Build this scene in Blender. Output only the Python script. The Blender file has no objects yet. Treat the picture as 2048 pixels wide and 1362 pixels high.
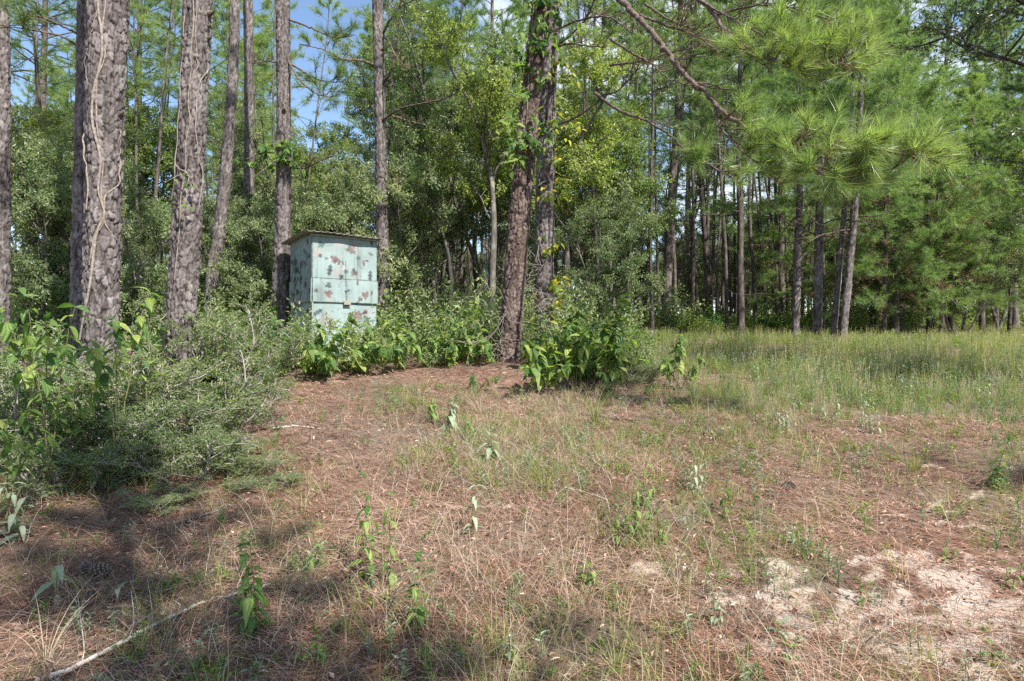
import bpy, math
import numpy as np
from mathutils import Matrix, Vector

S = bpy.context.scene
COL = S.collection
R = math.radians
FPX = 1334.0                      # focal length in photograph pixels (2048 wide)
EYE = 1.5

# ---------------------------------------------------------------- camera, sky, sun, exposure
cam_d = bpy.data.cameras.new('camera'); cam_d.sensor_width = 36.0; cam_d.lens = 36.0 * FPX / 2048.0
cam_d.clip_start = 0.05; cam_d.clip_end = 3000.0
cam = bpy.data.objects.new('camera', cam_d); COL.objects.link(cam)
cam.location = (0, 0, EYE); cam.rotation_euler = (R(90), 0, 0)
S.camera = cam

SUN_EL, SUN_AZ = R(49), math.atan2(0.62, -0.78)     # azimuth from +Y towards +X: behind the viewer, to the right
TO_SUN = Vector((math.sin(SUN_AZ) * math.cos(SUN_EL), math.cos(SUN_AZ) * math.cos(SUN_EL), math.sin(SUN_EL)))
W = bpy.data.worlds.new('World'); S.world = W; W.use_nodes = True
nt = W.node_tree; nt.nodes.clear()
n_out = nt.nodes.new('ShaderNodeOutputWorld'); n_bg = nt.nodes.new('ShaderNodeBackground')
n_sky = nt.nodes.new('ShaderNodeTexSky'); n_sky.sky_type = 'NISHITA'; n_sky.sun_disc = False
n_sky.sun_elevation = SUN_EL; n_sky.sun_rotation = SUN_AZ
n_sky.air_density = 1.0; n_sky.dust_density = 0.1; n_sky.ozone_density = 2.2
n_bg.inputs['Strength'].default_value = 0.095
n_tc = nt.nodes.new('ShaderNodeTexCoord'); n_map = nt.nodes.new('ShaderNodeMapping')
n_map.inputs['Scale'].default_value = (1.0, 1.0, 2.6); n_map.inputs['Location'].default_value = (0.35, 0.1, 0.2)
n_noi = nt.nodes.new('ShaderNodeTexNoise'); n_noi.inputs['Scale'].default_value = 2.6
n_noi.inputs['Detail'].default_value = 7.0; n_noi.inputs['Roughness'].default_value = 0.55
n_rmp = nt.nodes.new('ShaderNodeValToRGB')
n_rmp.color_ramp.elements[0].position = 0.50; n_rmp.color_ramp.elements[0].color = (0, 0, 0, 1)
n_rmp.color_ramp.elements[1].position = 0.66; n_rmp.color_ramp.elements[1].color = (0.85, 0.85, 0.85, 1)
n_mix = nt.nodes.new('ShaderNodeMix'); n_mix.data_type = 'RGBA'
n_mix.inputs[7].default_value = (7.5, 7.7, 8.2, 1)
nt.links.new(n_tc.outputs['Generated'], n_map.inputs['Vector']); nt.links.new(n_map.outputs['Vector'], n_noi.inputs['Vector'])
nt.links.new(n_noi.outputs['Fac'], n_rmp.inputs['Fac']); nt.links.new(n_rmp.outputs['Color'], n_mix.inputs[0])
nt.links.new(n_sky.outputs['Color'], n_mix.inputs[6]); nt.links.new(n_mix.outputs[2], n_bg.inputs['Color'])
nt.links.new(n_bg.outputs['Background'], n_out.inputs['Surface'])

sun_d = bpy.data.lights.new('sun', 'SUN'); sun_d.energy = 5.0; sun_d.angle = R(0.55); sun_d.color = (1.0, 0.94, 0.84)
sun = bpy.data.objects.new('sun', sun_d); COL.objects.link(sun)
sun.rotation_euler = TO_SUN.to_track_quat('Z', 'Y').to_euler(); sun.location = TO_SUN * 40

S.view_settings.view_transform = 'Standard'; S.view_settings.look = 'None'
S.view_settings.exposure = 1.27; S.view_settings.gamma = 1.0; S.view_settings.use_curve_mapping = False
S.render.engine = 'CYCLES'
S.cycles.max_bounces = 8; S.cycles.diffuse_bounces = 6; S.cycles.glossy_bounces = 2
S.cycles.transmission_bounces = 4; S.cycles.transparent_max_bounces = 4
S.cycles.use_denoising = False
S.cycles.sample_clamp_indirect = 4.0

# ---------------------------------------------------------------- numeric helpers
def rng_(seed): return np.random.default_rng(seed)

class Lattice:                    # smooth value noise on the plane
    def __init__(self, seed, n=64):
        self.t = rng_(seed).random((n, n)); self.n = n
    def __call__(self, x, y):
        x = np.asarray(x, float); y = np.asarray(y, float)
        xi = np.floor(x).astype(int); yi = np.floor(y).astype(int)
        fx = x - xi; fy = y - yi; fx = fx * fx * (3 - 2 * fx); fy = fy * fy * (3 - 2 * fy)
        n = self.n; a, b = xi % n, (xi + 1) % n; c, d = yi % n, (yi + 1) % n
        t = self.t
        return (t[a, c] * (1 - fx) + t[b, c] * fx) * (1 - fy) + (t[a, d] * (1 - fx) + t[b, d] * fx) * fy
L1, L2_, L3 = Lattice(11), Lattice(12), Lattice(13)
def fbm(x, y, s=1.0, lat=L1):
    x = np.asarray(x, float) * s; y = np.asarray(y, float) * s
    return 0.5 * lat(x, y) + 0.28 * lat(2.1 * x + 7, 2.1 * y + 3) + 0.15 * lat(4.3 * x + 1, 4.3 * y + 9) + 0.07 * lat(8.7 * x + 5, 8.7 * y + 2)

PY = [-400, -20, 0, 2, 3, 12, 15, 20, 30, 60, 150, 500]
PZ = [-1.0, -0.2, 0.0, 0.0, 0.06, 1.08, 1.36, 1.60, 2.13, 3.2, 5.0, 9.0]
def hz(x, y):
    x = np.asarray(x, float); y = np.asarray(y, float)
    z = np.interp(y, PY, PZ)
    near = np.clip((60 - y) / 50, 0, 1)
    z = z + near * 0.22 * (fbm(x, y, 0.35) - 0.5) + near * 0.07 * (fbm(x, y, 1.7, L2_) - 0.5)
    z = z + 0.20 * np.exp(-(((x - 0.0) / 1.3) ** 2 + ((y - 10.9) / 1.0) ** 2))            # the hump round the middle pine
    z = z + 0.16 * np.exp(-(((x + 3.2) / 1.6) ** 2 + ((y - 6.2) / 1.6) ** 2))
    return z
def hz1(x, y): return float(hz(x, y))
def at(px, py, d): return np.array([(px - 1024.0) / FPX * d, d, EYE + (681.0 - py) / FPX * d])
def ground_at(px, py):
    dx, dz = (px - 1024.0) / FPX, (681.0 - py) / FPX
    ds = np.concatenate([np.linspace(2, 12, 400), np.linspace(12.05, 60, 500)])
    below = EYE + dz * ds < hz(dx * ds, ds)
    k = int(np.argmax(below)) if below.any() else len(ds) - 1
    d = ds[k]; return np.array([dx * d, d, hz1(dx * d, d)])

def build(name, V, F, mat=None, attrs=None, smooth=True, parent=None, link=True):
    """V (n,3); F list of index arrays (m,3) / (m,4); attrs {name: per-vertex float}"""
    V = np.asarray(V, np.float32).reshape(-1, 3)
    F = [np.asarray(f, np.int32) for f in (F if isinstance(F, list) else [F]) if len(f)]
    me = bpy.data.meshes.new(name)
    me.vertices.add(len(V)); me.vertices.foreach_set('co', V.ravel())
    li = np.concatenate([f.ravel() for f in F]); cnt = np.concatenate([np.full(len(f), f.shape[1], np.int32) for f in F])
    me.loops.add(len(li)); me.loops.foreach_set('vertex_index', li)
    me.polygons.add(len(cnt))
    st = np.zeros(len(cnt), np.int32); st[1:] = np.cumsum(cnt)[:-1]
    me.polygons.foreach_set('loop_start', st); me.polygons.foreach_set('loop_total', cnt)
    me.polygons.foreach_set('use_smooth', np.full(len(cnt), bool(smooth)))
    for k, a in (attrs or {}).items():
        a = np.asarray(a, np.float32)
        if a.ndim == 1:
            at_ = me.attributes.new(k, 'FLOAT', 'POINT'); at_.data.foreach_set('value', a)
        else:
            at_ = me.attributes.new(k, 'FLOAT_COLOR', 'POINT')
            c = np.ones((len(a), 4), np.float32); c[:, :3] = a[:, :3]; at_.data.foreach_set('color', c.ravel())
    me.update(calc_edges=True)
    if mat is not None: me.materials.append(mat)
    ob = bpy.data.objects.new(name, me)
    if link: COL.objects.link(ob)
    if parent is not None: ob.parent = parent
    return ob

class Bag:                        # collects verts / faces / attribute
    def __init__(self): self.v = []; self.f3 = []; self.f4 = []; self.a = []; self.n = 0
    def add(self, V, F, a=None):
        V = np.asarray(V, float).reshape(-1, 3); F = np.asarray(F)
        self.v.append(V); (self.f3 if F.shape[1] == 3 else self.f4).append(F + self.n)
        self.a.append(np.full(len(V), 0.5) if a is None else np.broadcast_to(np.asarray(a, float), (len(V),)).copy()); self.n += len(V)
    def make(self, name, mat, parent=None, smooth=True, link=True):
        F = []
        if self.f3: F.append(np.concatenate(self.f3))
        if self.f4: F.append(np.concatenate(self.f4))
        return build(name, np.concatenate(self.v), F, mat, {'rnd': np.concatenate(self.a)}, smooth, parent, link)

def nrm(v): return v / np.maximum(np.linalg.norm(v, axis=-1, keepdims=True), 1e-9)

def tubes(P, Rr, sides=5, cap=True):
    """P (N,n,3) poly-lines, Rr (N,n) radii -> verts, quads"""
    P = np.asarray(P, float); Rr = np.asarray(Rr, float)
    if P.ndim == 2: P = P[None]; Rr = Rr[None]
    N, n, _ = P.shape
    T = nrm(np.gradient(P, axis=1))
    m = nrm(P[:, -1] - P[:, 0]); ref = np.where(np.abs(m[:, 2:3]) > 0.8, np.array([[1.0, 0.13, 0]]), np.array([[0.0, 0.1, 1.0]]))
    A = nrm(np.cross(T, ref[:, None, :])); B = np.cross(T, A)
    th = np.arange(sides) / sides * 2 * np.pi
    V = P[:, :, None] + Rr[:, :, None, None] * (A[:, :, None] * np.cos(th)[:, None] + B[:, :, None] * np.sin(th)[:, None])
    base = (np.arange(N) * n * sides)[:, None, None] + (np.arange(n - 1) * sides)[None, :, None]
    j = np.arange(sides)[None, None, :]; j2 = (j + 1) % sides
    F = np.stack([base + j, base + j2, base + sides + j2, base + sides + j], -1).reshape(-1, 4)
    return V.reshape(-1, 3), F

def leaves(C, D, rng, ln, wd, fold=0.25, up=None, face=None):
    """one rhombic two-triangle leaf per centre; C (N,3) leaf base, D (N,3) direction"""
    N = len(C); D = nrm(D)
    q = rng.normal(size=(N, 3)) * 0.8
    q[:, 2] += (0.9 if face is None else 0.55) if up is None else up
    if face is not None: q = q * 0.75 + face                 # leaves of a crown turn outwards, to the light
    S_ = nrm(np.cross(D, q)); Nn = np.cross(S_, D)
    ln = np.broadcast_to(ln, (N,))[:, None] * rng.uniform(0.7, 1.25, (N, 1)); wd = np.broadcast_to(wd, (N,))[:, None] * rng.uniform(0.75, 1.2, (N, 1))
    mid = C + D * ln * 0.45
    V = np.stack([C, mid + S_ * wd * 0.5 + Nn * wd * fold, C + D * ln - Nn * ln * 0.12, mid - S_ * wd * 0.5 + Nn * wd * fold], 1)
    F = np.arange(N * 4).reshape(N, 4)
    return V.reshape(-1, 3), F

def needles(C, D, rng, k, ln, wd, spread=0.9):
    """k needles round each tuft centre"""
    N = len(C); D = np.repeat(nrm(D), k, 0); C = np.repeat(C, k, 0)
    d = nrm(D + rng.normal(size=(N * k, 3)) * spread)
    s = nrm(np.cross(d, rng.normal(size=(N * k, 3))))
    l = ln * rng.uniform(0.7, 1.15, (N * k, 1)); C = C + d * l * rng.uniform(0, 0.12, (N * k, 1)) - D * rng.uniform(0, 0.09, (N * k, 1))
    tip = C + d * l; tip[:, 2] -= 0.10 * l[:, 0]
    V = np.stack([C - s * wd * 0.5, C + s * wd * 0.5, tip], 1)
    return V.reshape(-1, 3), np.arange(N * k * 3).reshape(-1, 3)

def grow(start, dirs, length, n, rng, wob=0.15, lift=0.0):
    """poly-lines of n points growing from start along dirs, bending"""
    N = len(start); P = np.zeros((N, n, 3)); P[:, 0] = start; d = nrm(dirs)
    st = (np.broadcast_to(length, (N,)) / (n - 1))[:, None]
    for i in range(1, n):
        d = d + rng.normal(size=(N, 3)) * wob; d[:, 2] += lift; d = nrm(d)
        P[:, i] = P[:, i - 1] + d * st
    return P
def pick(P, t):
    """points at parameter t (N,) on poly-lines P (N,n,3) with tangents"""
    n = P.shape[1]; f = np.clip(t, 0, 0.999) * (n - 1); i = f.astype(int); w = (f - i)[:, None]
    r = np.arange(len(P)); a, b = P[r, i], P[r, i + 1]
    return a * (1 - w) + b * w, nrm(b - a)

# ---------------------------------------------------------------- tagging
def tag(o, label, cat, group=None):
    o['label'] = label; o['category'] = cat
    if group: o['group'] = group
    return o
def thing(name, label, cat, loc=(0, 0, 0), rz=0.0, group=None):
    o = bpy.data.objects.new(name, None); o.empty_display_size = 0.2; COL.objects.link(o)
    o.location = Vector([float(c) for c in loc]); o.rotation_euler = (0, 0, rz)
    return tag(o, label, cat, group)
def stuff(o): o['kind'] = 'stuff'; return o
def structure(o): o['kind'] = 'structure'; return o
def smesh(name, me, parent, loc=(0, 0, 0), rz=0, sc=1.0):
    o = bpy.data.objects.new(name, me); COL.objects.link(o); o.parent = parent
    o.location = loc; o.rotation_euler = (0, 0, rz); o.scale = (sc,) * 3 if np.isscalar(sc) else sc
    return o
def copy_tree(src, loc, rz, sc, label, cat=None, group=None, tilt=(0, 0)):
    c = src.copy(); COL.objects.link(c); c.location = Vector([float(v) for v in loc]); c.rotation_euler = (tilt[0], tilt[1], rz); c.scale = (sc, sc, sc)
    c['label'] = label
    if cat: c['category'] = cat
    if group: c['group'] = group
    for ch in list(src.children):
        d = ch.copy(); COL.objects.link(d); d.parent = c
        for g in list(ch.children):
            e = g.copy(); COL.objects.link(e); e.parent = d
    return c

ORD = ['first', 'second', 'third', 'fourth', 'fifth', 'sixth', 'seventh', 'eighth', 'ninth', 'tenth', 'eleventh', 'twelfth', 'thirteenth', 'fourteenth', 'fifteenth', 'sixteenth', 'seventeenth', 'eighteenth', 'nineteenth', 'twentieth', 'twenty-first', 'twenty-second', 'twenty-third', 'twenty-fourth', 'twenty-fifth', 'twenty-sixth']
ORD += ['twenty-' + o for o in ('seventh', 'eighth', 'ninth')] + ['thirtieth'] + ['thirty-' + o for o in ('first', 'second', 'third', 'fourth', 'fifth', 'sixth', 'seventh', 'eighth', 'ninth')]
def by_place(items, px=lambda t: t[0]):
    """items with how they count from the left in the picture"""
    o = sorted(range(len(items)), key=lambda i: px(items[i])); w = {i: ('leftmost' if k == 0 else 'rightmost' if k == len(items) - 1 else ORD[k] + ' from the left') for k, i in enumerate(o)}
    return [(it, w[i]) for i, it in enumerate(items)]
# ---------------------------------------------------------------- materials
def new_mat(name):
    m = bpy.data.materials.new(name); m.use_nodes = True; m.node_tree.nodes.clear(); return m, m.node_tree
def ramp(t, cols, pos=None, interp='LINEAR'):
    r = t.nodes.new('ShaderNodeValToRGB'); r.color_ramp.interpolation = interp; e = r.color_ramp.elements
    while len(e) < len(cols): e.new(0.5)
    for i, c in enumerate(cols):
        e[i].position = (pos[i] if pos else i / max(1, len(cols) - 1)); e[i].color = (*c, 1)
    return r
def leaf_mat(name, cols, trans=0.35, rough=0.45, spec=0.4, vary=0.18, sat=1.0, mottle=0.0):
    m, t = new_mat(name); N = t.nodes; Lk = t.links
    a = N.new('ShaderNodeAttribute'); a.attribute_name = 'rnd'
    oi = N.new('ShaderNodeObjectInfo')
    r = ramp(t, cols); Lk.new(a.outputs['Fac'], r.inputs['Fac'])
    hsv = N.new('ShaderNodeHueSaturation'); Lk.new(r.outputs['Color'], hsv.inputs['Color'])
    mr = N.new('ShaderNodeMapRange'); mr.inputs['To Min'].default_value = 1 - vary; mr.inputs['To Max'].default_value = 1 + vary
    Lk.new(oi.outputs['Random'], mr.inputs['Value']); Lk.new(mr.outputs['Result'], hsv.inputs['Value'])
    mh = N.new('ShaderNodeMapRange'); mh.inputs['To Min'].default_value = 0.5 + vary * 0.1; mh.inputs['To Max'].default_value = 0.5 - vary * 0.1
    Lk.new(oi.outputs['Random'], mh.inputs['Value']); Lk.new(mh.outputs['Result'], hsv.inputs['Hue'])
    hsv.inputs['Saturation'].default_value = sat
    p = N.new('ShaderNodeBsdfPrincipled'); p.inputs['Roughness'].default_value = rough; p.inputs['Specular IOR Level'].default_value = spec
    Lk.new(hsv.outputs['Color'], p.inputs['Base Color'])
    if mottle:
        tc = N.new('ShaderNodeTexCoord'); no = N.new('ShaderNodeTexNoise'); no.inputs['Scale'].default_value = 4.0; no.inputs['Detail'].default_value = 5; no.noise_dimensions = '4D'
        Lk.new(tc.outputs['Object'], no.inputs['Vector']); w4 = N.new('ShaderNodeMath'); w4.operation = 'MULTIPLY'; w4.inputs[1].default_value = 37.0; Lk.new(oi.outputs['Random'], w4.inputs[0]); Lk.new(w4.outputs[0], no.inputs['W'])
        wv = N.new('ShaderNodeTexWave'); wv.inputs['Scale'].default_value = 3.2; wv.inputs['Distortion'].default_value = 1.5; wv.bands_direction = 'DIAGONAL'; Lk.new(tc.outputs['Object'], wv.inputs['Vector'])
        bm = N.new('ShaderNodeBump'); bm.inputs['Distance'].default_value = 0.02; bm.inputs['Strength'].default_value = 0.6; Lk.new(wv.outputs['Fac'], bm.inputs['Height']); Lk.new(bm.outputs['Normal'], p.inputs['Normal'])
        rs = ramp(t, [(0, 0, 0), (1, 1, 1)], [0.60, 0.72]); Lk.new(no.outputs['Fac'], rs.inputs['Fac'])
        ms = N.new('ShaderNodeMath'); ms.operation = 'MULTIPLY'; ms.inputs[1].default_value = mottle; Lk.new(rs.outputs['Color'], ms.inputs[0])
        mm = N.new('ShaderNodeMix'); mm.data_type = 'RGBA'; mm.inputs[7].default_value = (0.26, 0.20, 0.05, 1); Lk.new(ms.outputs[0], mm.inputs[0]); Lk.new(hsv.outputs['Color'], mm.inputs[6])
        class _O: outputs = {'Color': mm.outputs[2]}
        hsv = _O; Lk.new(mm.outputs[2], p.inputs['Base Color'])
    tr = N.new('ShaderNodeBsdfTranslucent'); g = N.new('ShaderNodeMix'); g.data_type = 'RGBA'; g.blend_type = 'MULTIPLY'; g.inputs[0].default_value = 1.0
    g.inputs[7].default_value = (1.25, 1.35, 0.6, 1); Lk.new(hsv.outputs['Color'], g.inputs[6]); Lk.new(g.outputs[2], tr.inputs['Color'])
    mx = N.new('ShaderNodeMixShader'); mx.inputs[0].default_value = trans
    o = N.new('ShaderNodeOutputMaterial')
    Lk.new(p.outputs[0], mx.inputs[1]); Lk.new(tr.outputs[0], mx.inputs[2]); Lk.new(mx.outputs[0], o.inputs['Surface'])
    return m
def solid_mat(name, cols, rough=0.85, scale=6.0, stretch=(1, 1, 1), bump=0.0, bscale=40.0, attr=None, spec=0.2, obvary=0.0):
    """noise between colours (or by an attribute), with bump"""
    m, t = new_mat(name); N = t.nodes; Lk = t.links
    p = N.new('ShaderNodeBsdfPrincipled'); p.inputs['Roughness'].default_value = rough; p.inputs['Specular IOR Level'].default_value = spec
    tc = N.new('ShaderNodeTexCoord'); mp = N.new('ShaderNodeMapping'); mp.inputs['Scale'].default_value = stretch
    Lk.new(tc.outputs['Object'], mp.inputs['Vector'])
    no = N.new('ShaderNodeTexNoise'); no.inputs['Scale'].default_value = scale; no.inputs['Detail'].default_value = 6; no.inputs['Roughness'].default_value = 0.65
    Lk.new(mp.outputs['Vector'], no.inputs['Vector'])
    r = ramp(t, cols, [0.3 + 0.4 * i / max(1, len(cols) - 1) for i in range(len(cols))])
    if attr:
        a = N.new('ShaderNodeAttribute'); a.attribute_name = attr
        ad = N.new('ShaderNodeMath'); ad.operation = 'MULTIPLY_ADD'; ad.inputs[1].default_value = 0.5
        Lk.new(no.outputs['Fac'], ad.inputs[0])
        s = N.new('ShaderNodeMath'); s.operation = 'MULTIPLY_ADD'; s.inputs[1].default_value = 0.55; s.inputs[2].default_value = -0.02
        Lk.new(a.outputs['Fac'], s.inputs[0]); Lk.new(s.outputs[0], ad.inputs[2]); Lk.new(ad.outputs[0], r.inputs['Fac'])
    else: Lk.new(no.outputs['Fac'], r.inputs['Fac'])
    col = r.outputs['Color']
    if obvary:
        oi = N.new('ShaderNodeObjectInfo'); mr = N.new('ShaderNodeMapRange'); mr.inputs['To Min'].default_value = 1 - obvary; mr.inputs['To Max'].default_value = 1 + obvary
        Lk.new(oi.outputs['Random'], mr.inputs['Value']); h = N.new('ShaderNodeHueSaturation'); Lk.new(col, h.inputs['Color']); Lk.new(mr.outputs['Result'], h.inputs['Value']); col = h.outputs['Color']
    Lk.new(col, p.inputs['Base Color'])
    if bump:
        b = N.new('ShaderNodeBump'); b.inputs['Strength'].default_value = 1.0; b.inputs['Distance'].default_value = bump
        n2 = N.new('ShaderNodeTexNoise'); n2.inputs['Scale'].default_value = bscale; n2.inputs['Detail'].default_value = 5
        Lk.new(mp.outputs['Vector'], n2.inputs['Vector']); Lk.new(n2.outputs['Fac'], b.inputs['Height']); Lk.new(b.outputs['Normal'], p.inputs['Normal'])
    o = N.new('ShaderNodeOutputMaterial'); Lk.new(p.outputs[0], o.inputs['Surface'])
    return m
def bark_mat(name, plate_cols, crack_col, lichen=0.0):
    """pine bark on meshed plates: 'rnd' tells the plates apart, 'crack' is the fissure between them"""
    m, t = new_mat(name); N = t.nodes; Lk = t.links
    a = N.new('ShaderNodeAttribute'); a.attribute_name = 'rnd'; c = N.new('ShaderNodeAttribute'); c.attribute_name = 'crack'
    tc = N.new('ShaderNodeTexCoord'); no = N.new('ShaderNodeTexNoise'); no.inputs['Scale'].default_value = 30; no.inputs['Detail'].default_value = 6; no.inputs['Roughness'].default_value = 0.7
    mp = N.new('ShaderNodeMapping'); mp.inputs['Scale'].default_value = (1, 1, 0.45); Lk.new(tc.outputs['Object'], mp.inputs['Vector']); Lk.new(mp.outputs['Vector'], no.inputs['Vector'])
    big = N.new('ShaderNodeTexNoise'); big.inputs['Scale'].default_value = 2.2; big.inputs['Detail'].default_value = 3; Lk.new(tc.outputs['Object'], big.inputs['Vector'])
    s1 = N.new('ShaderNodeMath'); s1.operation = 'MULTIPLY_ADD'; s1.inputs[1].default_value = 0.75; Lk.new(no.outputs['Fac'], s1.inputs[0])
    s2 = N.new('ShaderNodeMath'); s2.operation = 'MULTIPLY_ADD'; s2.inputs[1].default_value = 0.35; s2.inputs[2].default_value = -0.32; Lk.new(a.outputs['Fac'], s2.inputs[0])
    s3 = N.new('ShaderNodeMath'); s3.operation = 'MULTIPLY_ADD'; s3.inputs[1].default_value = 0.5; Lk.new(big.outputs['Fac'], s3.inputs[0]); Lk.new(s2.outputs[0], s3.inputs[2])
    Lk.new(s3.outputs[0], s1.inputs[2])
    r = ramp(t, plate_cols, [0.2 + 0.55 * i / (len(plate_cols) - 1) for i in range(len(plate_cols))]); Lk.new(s1.outputs[0], r.inputs['Fac'])
    mx = N.new('ShaderNodeMix'); mx.data_type = 'RGBA'; mx.inputs[7].default_value = (*crack_col, 1)
    Lk.new(c.outputs['Fac'], mx.inputs[0]); Lk.new(r.outputs['Color'], mx.inputs[6])
    p = N.new('ShaderNodeBsdfPrincipled'); p.inputs['Roughness'].default_value = 0.9; p.inputs['Specular IOR Level'].default_value = 0.15
    Lk.new(mx.outputs[2], p.inputs['Base Color'])
    b = N.new('ShaderNodeBump'); b.inputs['Distance'].default_value = 0.006; Lk.new(no.outputs['Fac'], b.inputs['Height']); Lk.new(b.outputs['Normal'], p.inputs['Normal'])
    o = N.new('ShaderNodeOutputMaterial'); Lk.new(p.outputs[0], o.inputs['Surface'])
    return m

M = {}
M['bark_grey'] = bark_mat('bark_grey', [(0.055, 0.046, 0.044), (0.135, 0.118, 0.116), (0.25, 0.225, 0.222)], (0.022, 0.016, 0.014))
M['bark_brown'] = bark_mat('bark_brown', [(0.05, 0.038, 0.033), (0.115, 0.085, 0.074), (0.22, 0.175, 0.16)], (0.02, 0.013, 0.011))
M['bark_far'] = solid_mat('bark_far', [(0.03, 0.025, 0.022), (0.08, 0.066, 0.06), (0.17, 0.15, 0.14)], 0.9, 7, (2.2, 2.2, 0.6), 0.015, 14, obvary=0.3)
M['bark_under'] = solid_mat('bark_under', [(0.03, 0.027, 0.023), (0.09, 0.082, 0.072), (0.23, 0.215, 0.19)], 0.9, 3.0, (2, 2, 0.8), 0.005, 20, obvary=0.3)
M['bush_wood'] = solid_mat('bush_wood', [(0.10, 0.09, 0.078), (0.24, 0.22, 0.195), (0.40, 0.37, 0.335)], 0.9, 9)
M['twig'] = solid_mat('twig', [(0.10, 0.08, 0.065), (0.22, 0.19, 0.165)], 0.9, 9)
M['limb'] = solid_mat('limb', [(0.045, 0.034, 0.028), (0.10, 0.075, 0.062), (0.19, 0.15, 0.13)], 0.9, 18, (1, 1, 1), 0.006, 45)
M['deadwood'] = solid_mat('deadwood', [(0.22, 0.20, 0.18), (0.40, 0.37, 0.34), (0.58, 0.55, 0.52)], 0.85, 22, (1, 1, 1), 0.003, 60)
M['vine_bark'] = solid_mat('vine_bark', [(0.11, 0.092, 0.075), (0.22, 0.19, 0.16), (0.34, 0.30, 0.26)], 0.9, 25, bump=0.004, bscale=60)
M['under'] = leaf_mat('under', [(0.085, 0.125, 0.052), (0.165, 0.22, 0.098), (0.28, 0.335, 0.17), (0.43, 0.47, 0.30)], 0.52, 0.42, 0.55)
M['under_lime'] = leaf_mat('under_lime', [(0.095, 0.145, 0.035), (0.165, 0.235, 0.06), (0.27, 0.34, 0.10), (0.42, 0.46, 0.18)], 0.55, 0.4, 0.5)
M['oak'] = leaf_mat('oak', [(0.05, 0.085, 0.035), (0.09, 0.14, 0.06), (0.16, 0.21, 0.095)], 0.4, 0.33, 0.6)
M['pine'] = leaf_mat('pine', [(0.10, 0.16, 0.055), (0.18, 0.27, 0.095), (0.29, 0.385, 0.16)], 0.5, 0.45, 0.5)
M['pine_near'] = leaf_mat('pine_near', [(0.09, 0.145, 0.045), (0.165, 0.25, 0.08), (0.27, 0.36, 0.14), (0.42, 0.48, 0.25)], 0.5, 0.36, 0.6)
M['pine_dead'] = leaf_mat('pine_dead', [(0.09, 0.06, 0.035), (0.17, 0.115, 0.065), (0.26, 0.185, 0.11)], 0.2, 0.6, 0.2)
M['berry_leaf'] = leaf_mat('berry_leaf', [(0.065, 0.13, 0.026), (0.105, 0.20, 0.04), (0.20, 0.30, 0.075)], 0.5, 0.45, 0.4, 0.5, 0.95, 0.6)
M['yaupon'] = leaf_mat('yaupon', [(0.065, 0.11, 0.03), (0.12, 0.185, 0.055), (0.21, 0.275, 0.10), (0.34, 0.37, 0.20)], 0.45, 0.42, 0.5)
M['weed_leaf'] = leaf_mat('weed_leaf', [(0.10, 0.19, 0.05), (0.16, 0.275, 0.075), (0.25, 0.36, 0.12)], 0.5, 0.45, 0.35, 0.35, 1.0, 0.35)
M['silver_leaf'] = leaf_mat('silver_leaf', [(0.12, 0.17, 0.10), (0.20, 0.26, 0.17), (0.32, 0.37, 0.27)], 0.35, 0.6, 0.25, 0.15)
M['vine_leaf'] = leaf_mat('vine_leaf', [(0.05, 0.11, 0.022), (0.09, 0.18, 0.035), (0.15, 0.25, 0.06)], 0.45, 0.4, 0.4, 0.4, 1.0, 0.4)
M['vine_yellow'] = leaf_mat('vine_yellow', [(0.16, 0.20, 0.02), (0.30, 0.32, 0.03), (0.46, 0.42, 0.04)], 0.45, 0.45, 0.3, 0.2)
M['grass'] = leaf_mat('grass', [(0.11, 0.145, 0.035), (0.19, 0.23, 0.062), (0.31, 0.33, 0.12), (0.44, 0.41, 0.21)], 0.45, 0.55, 0.3)
M['straw'] = leaf_mat('straw', [(0.24, 0.18, 0.125), (0.38, 0.31, 0.235), (0.53, 0.47, 0.39)], 0.25, 0.6, 0.25, 0.1)
M['litter'] = leaf_mat('litter', [(0.06, 0.03, 0.021), (0.20, 0.092, 0.062), (0.39, 0.215, 0.155), (0.57, 0.43, 0.35)], 0.1, 0.6, 0.25, 0.0)
M['flower'] = leaf_mat('flower', [(0.55, 0.56, 0.50), (0.72, 0.72, 0.66)], 0.3, 0.6, 0.2)
M['berry'] = solid_mat('berry', [(0.18, 0.02, 0.14), (0.32, 0.04, 0.26)], 0.35, 30, spec=0.5)
M['stem_green'] = solid_mat('stem_green', [(0.12, 0.13, 0.05), (0.22, 0.20, 0.10)], 0.7, 15)
M['cone'] = solid_mat('cone', [(0.055, 0.04, 0.033), (0.14, 0.105, 0.085), (0.26, 0.215, 0.19)], 0.8, 40, attr='rnd')
M['stone'] = solid_mat('stone', [(0.55, 0.53, 0.50), (0.72, 0.70, 0.67)], 0.8, 20, bump=0.004, bscale=50)
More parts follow.
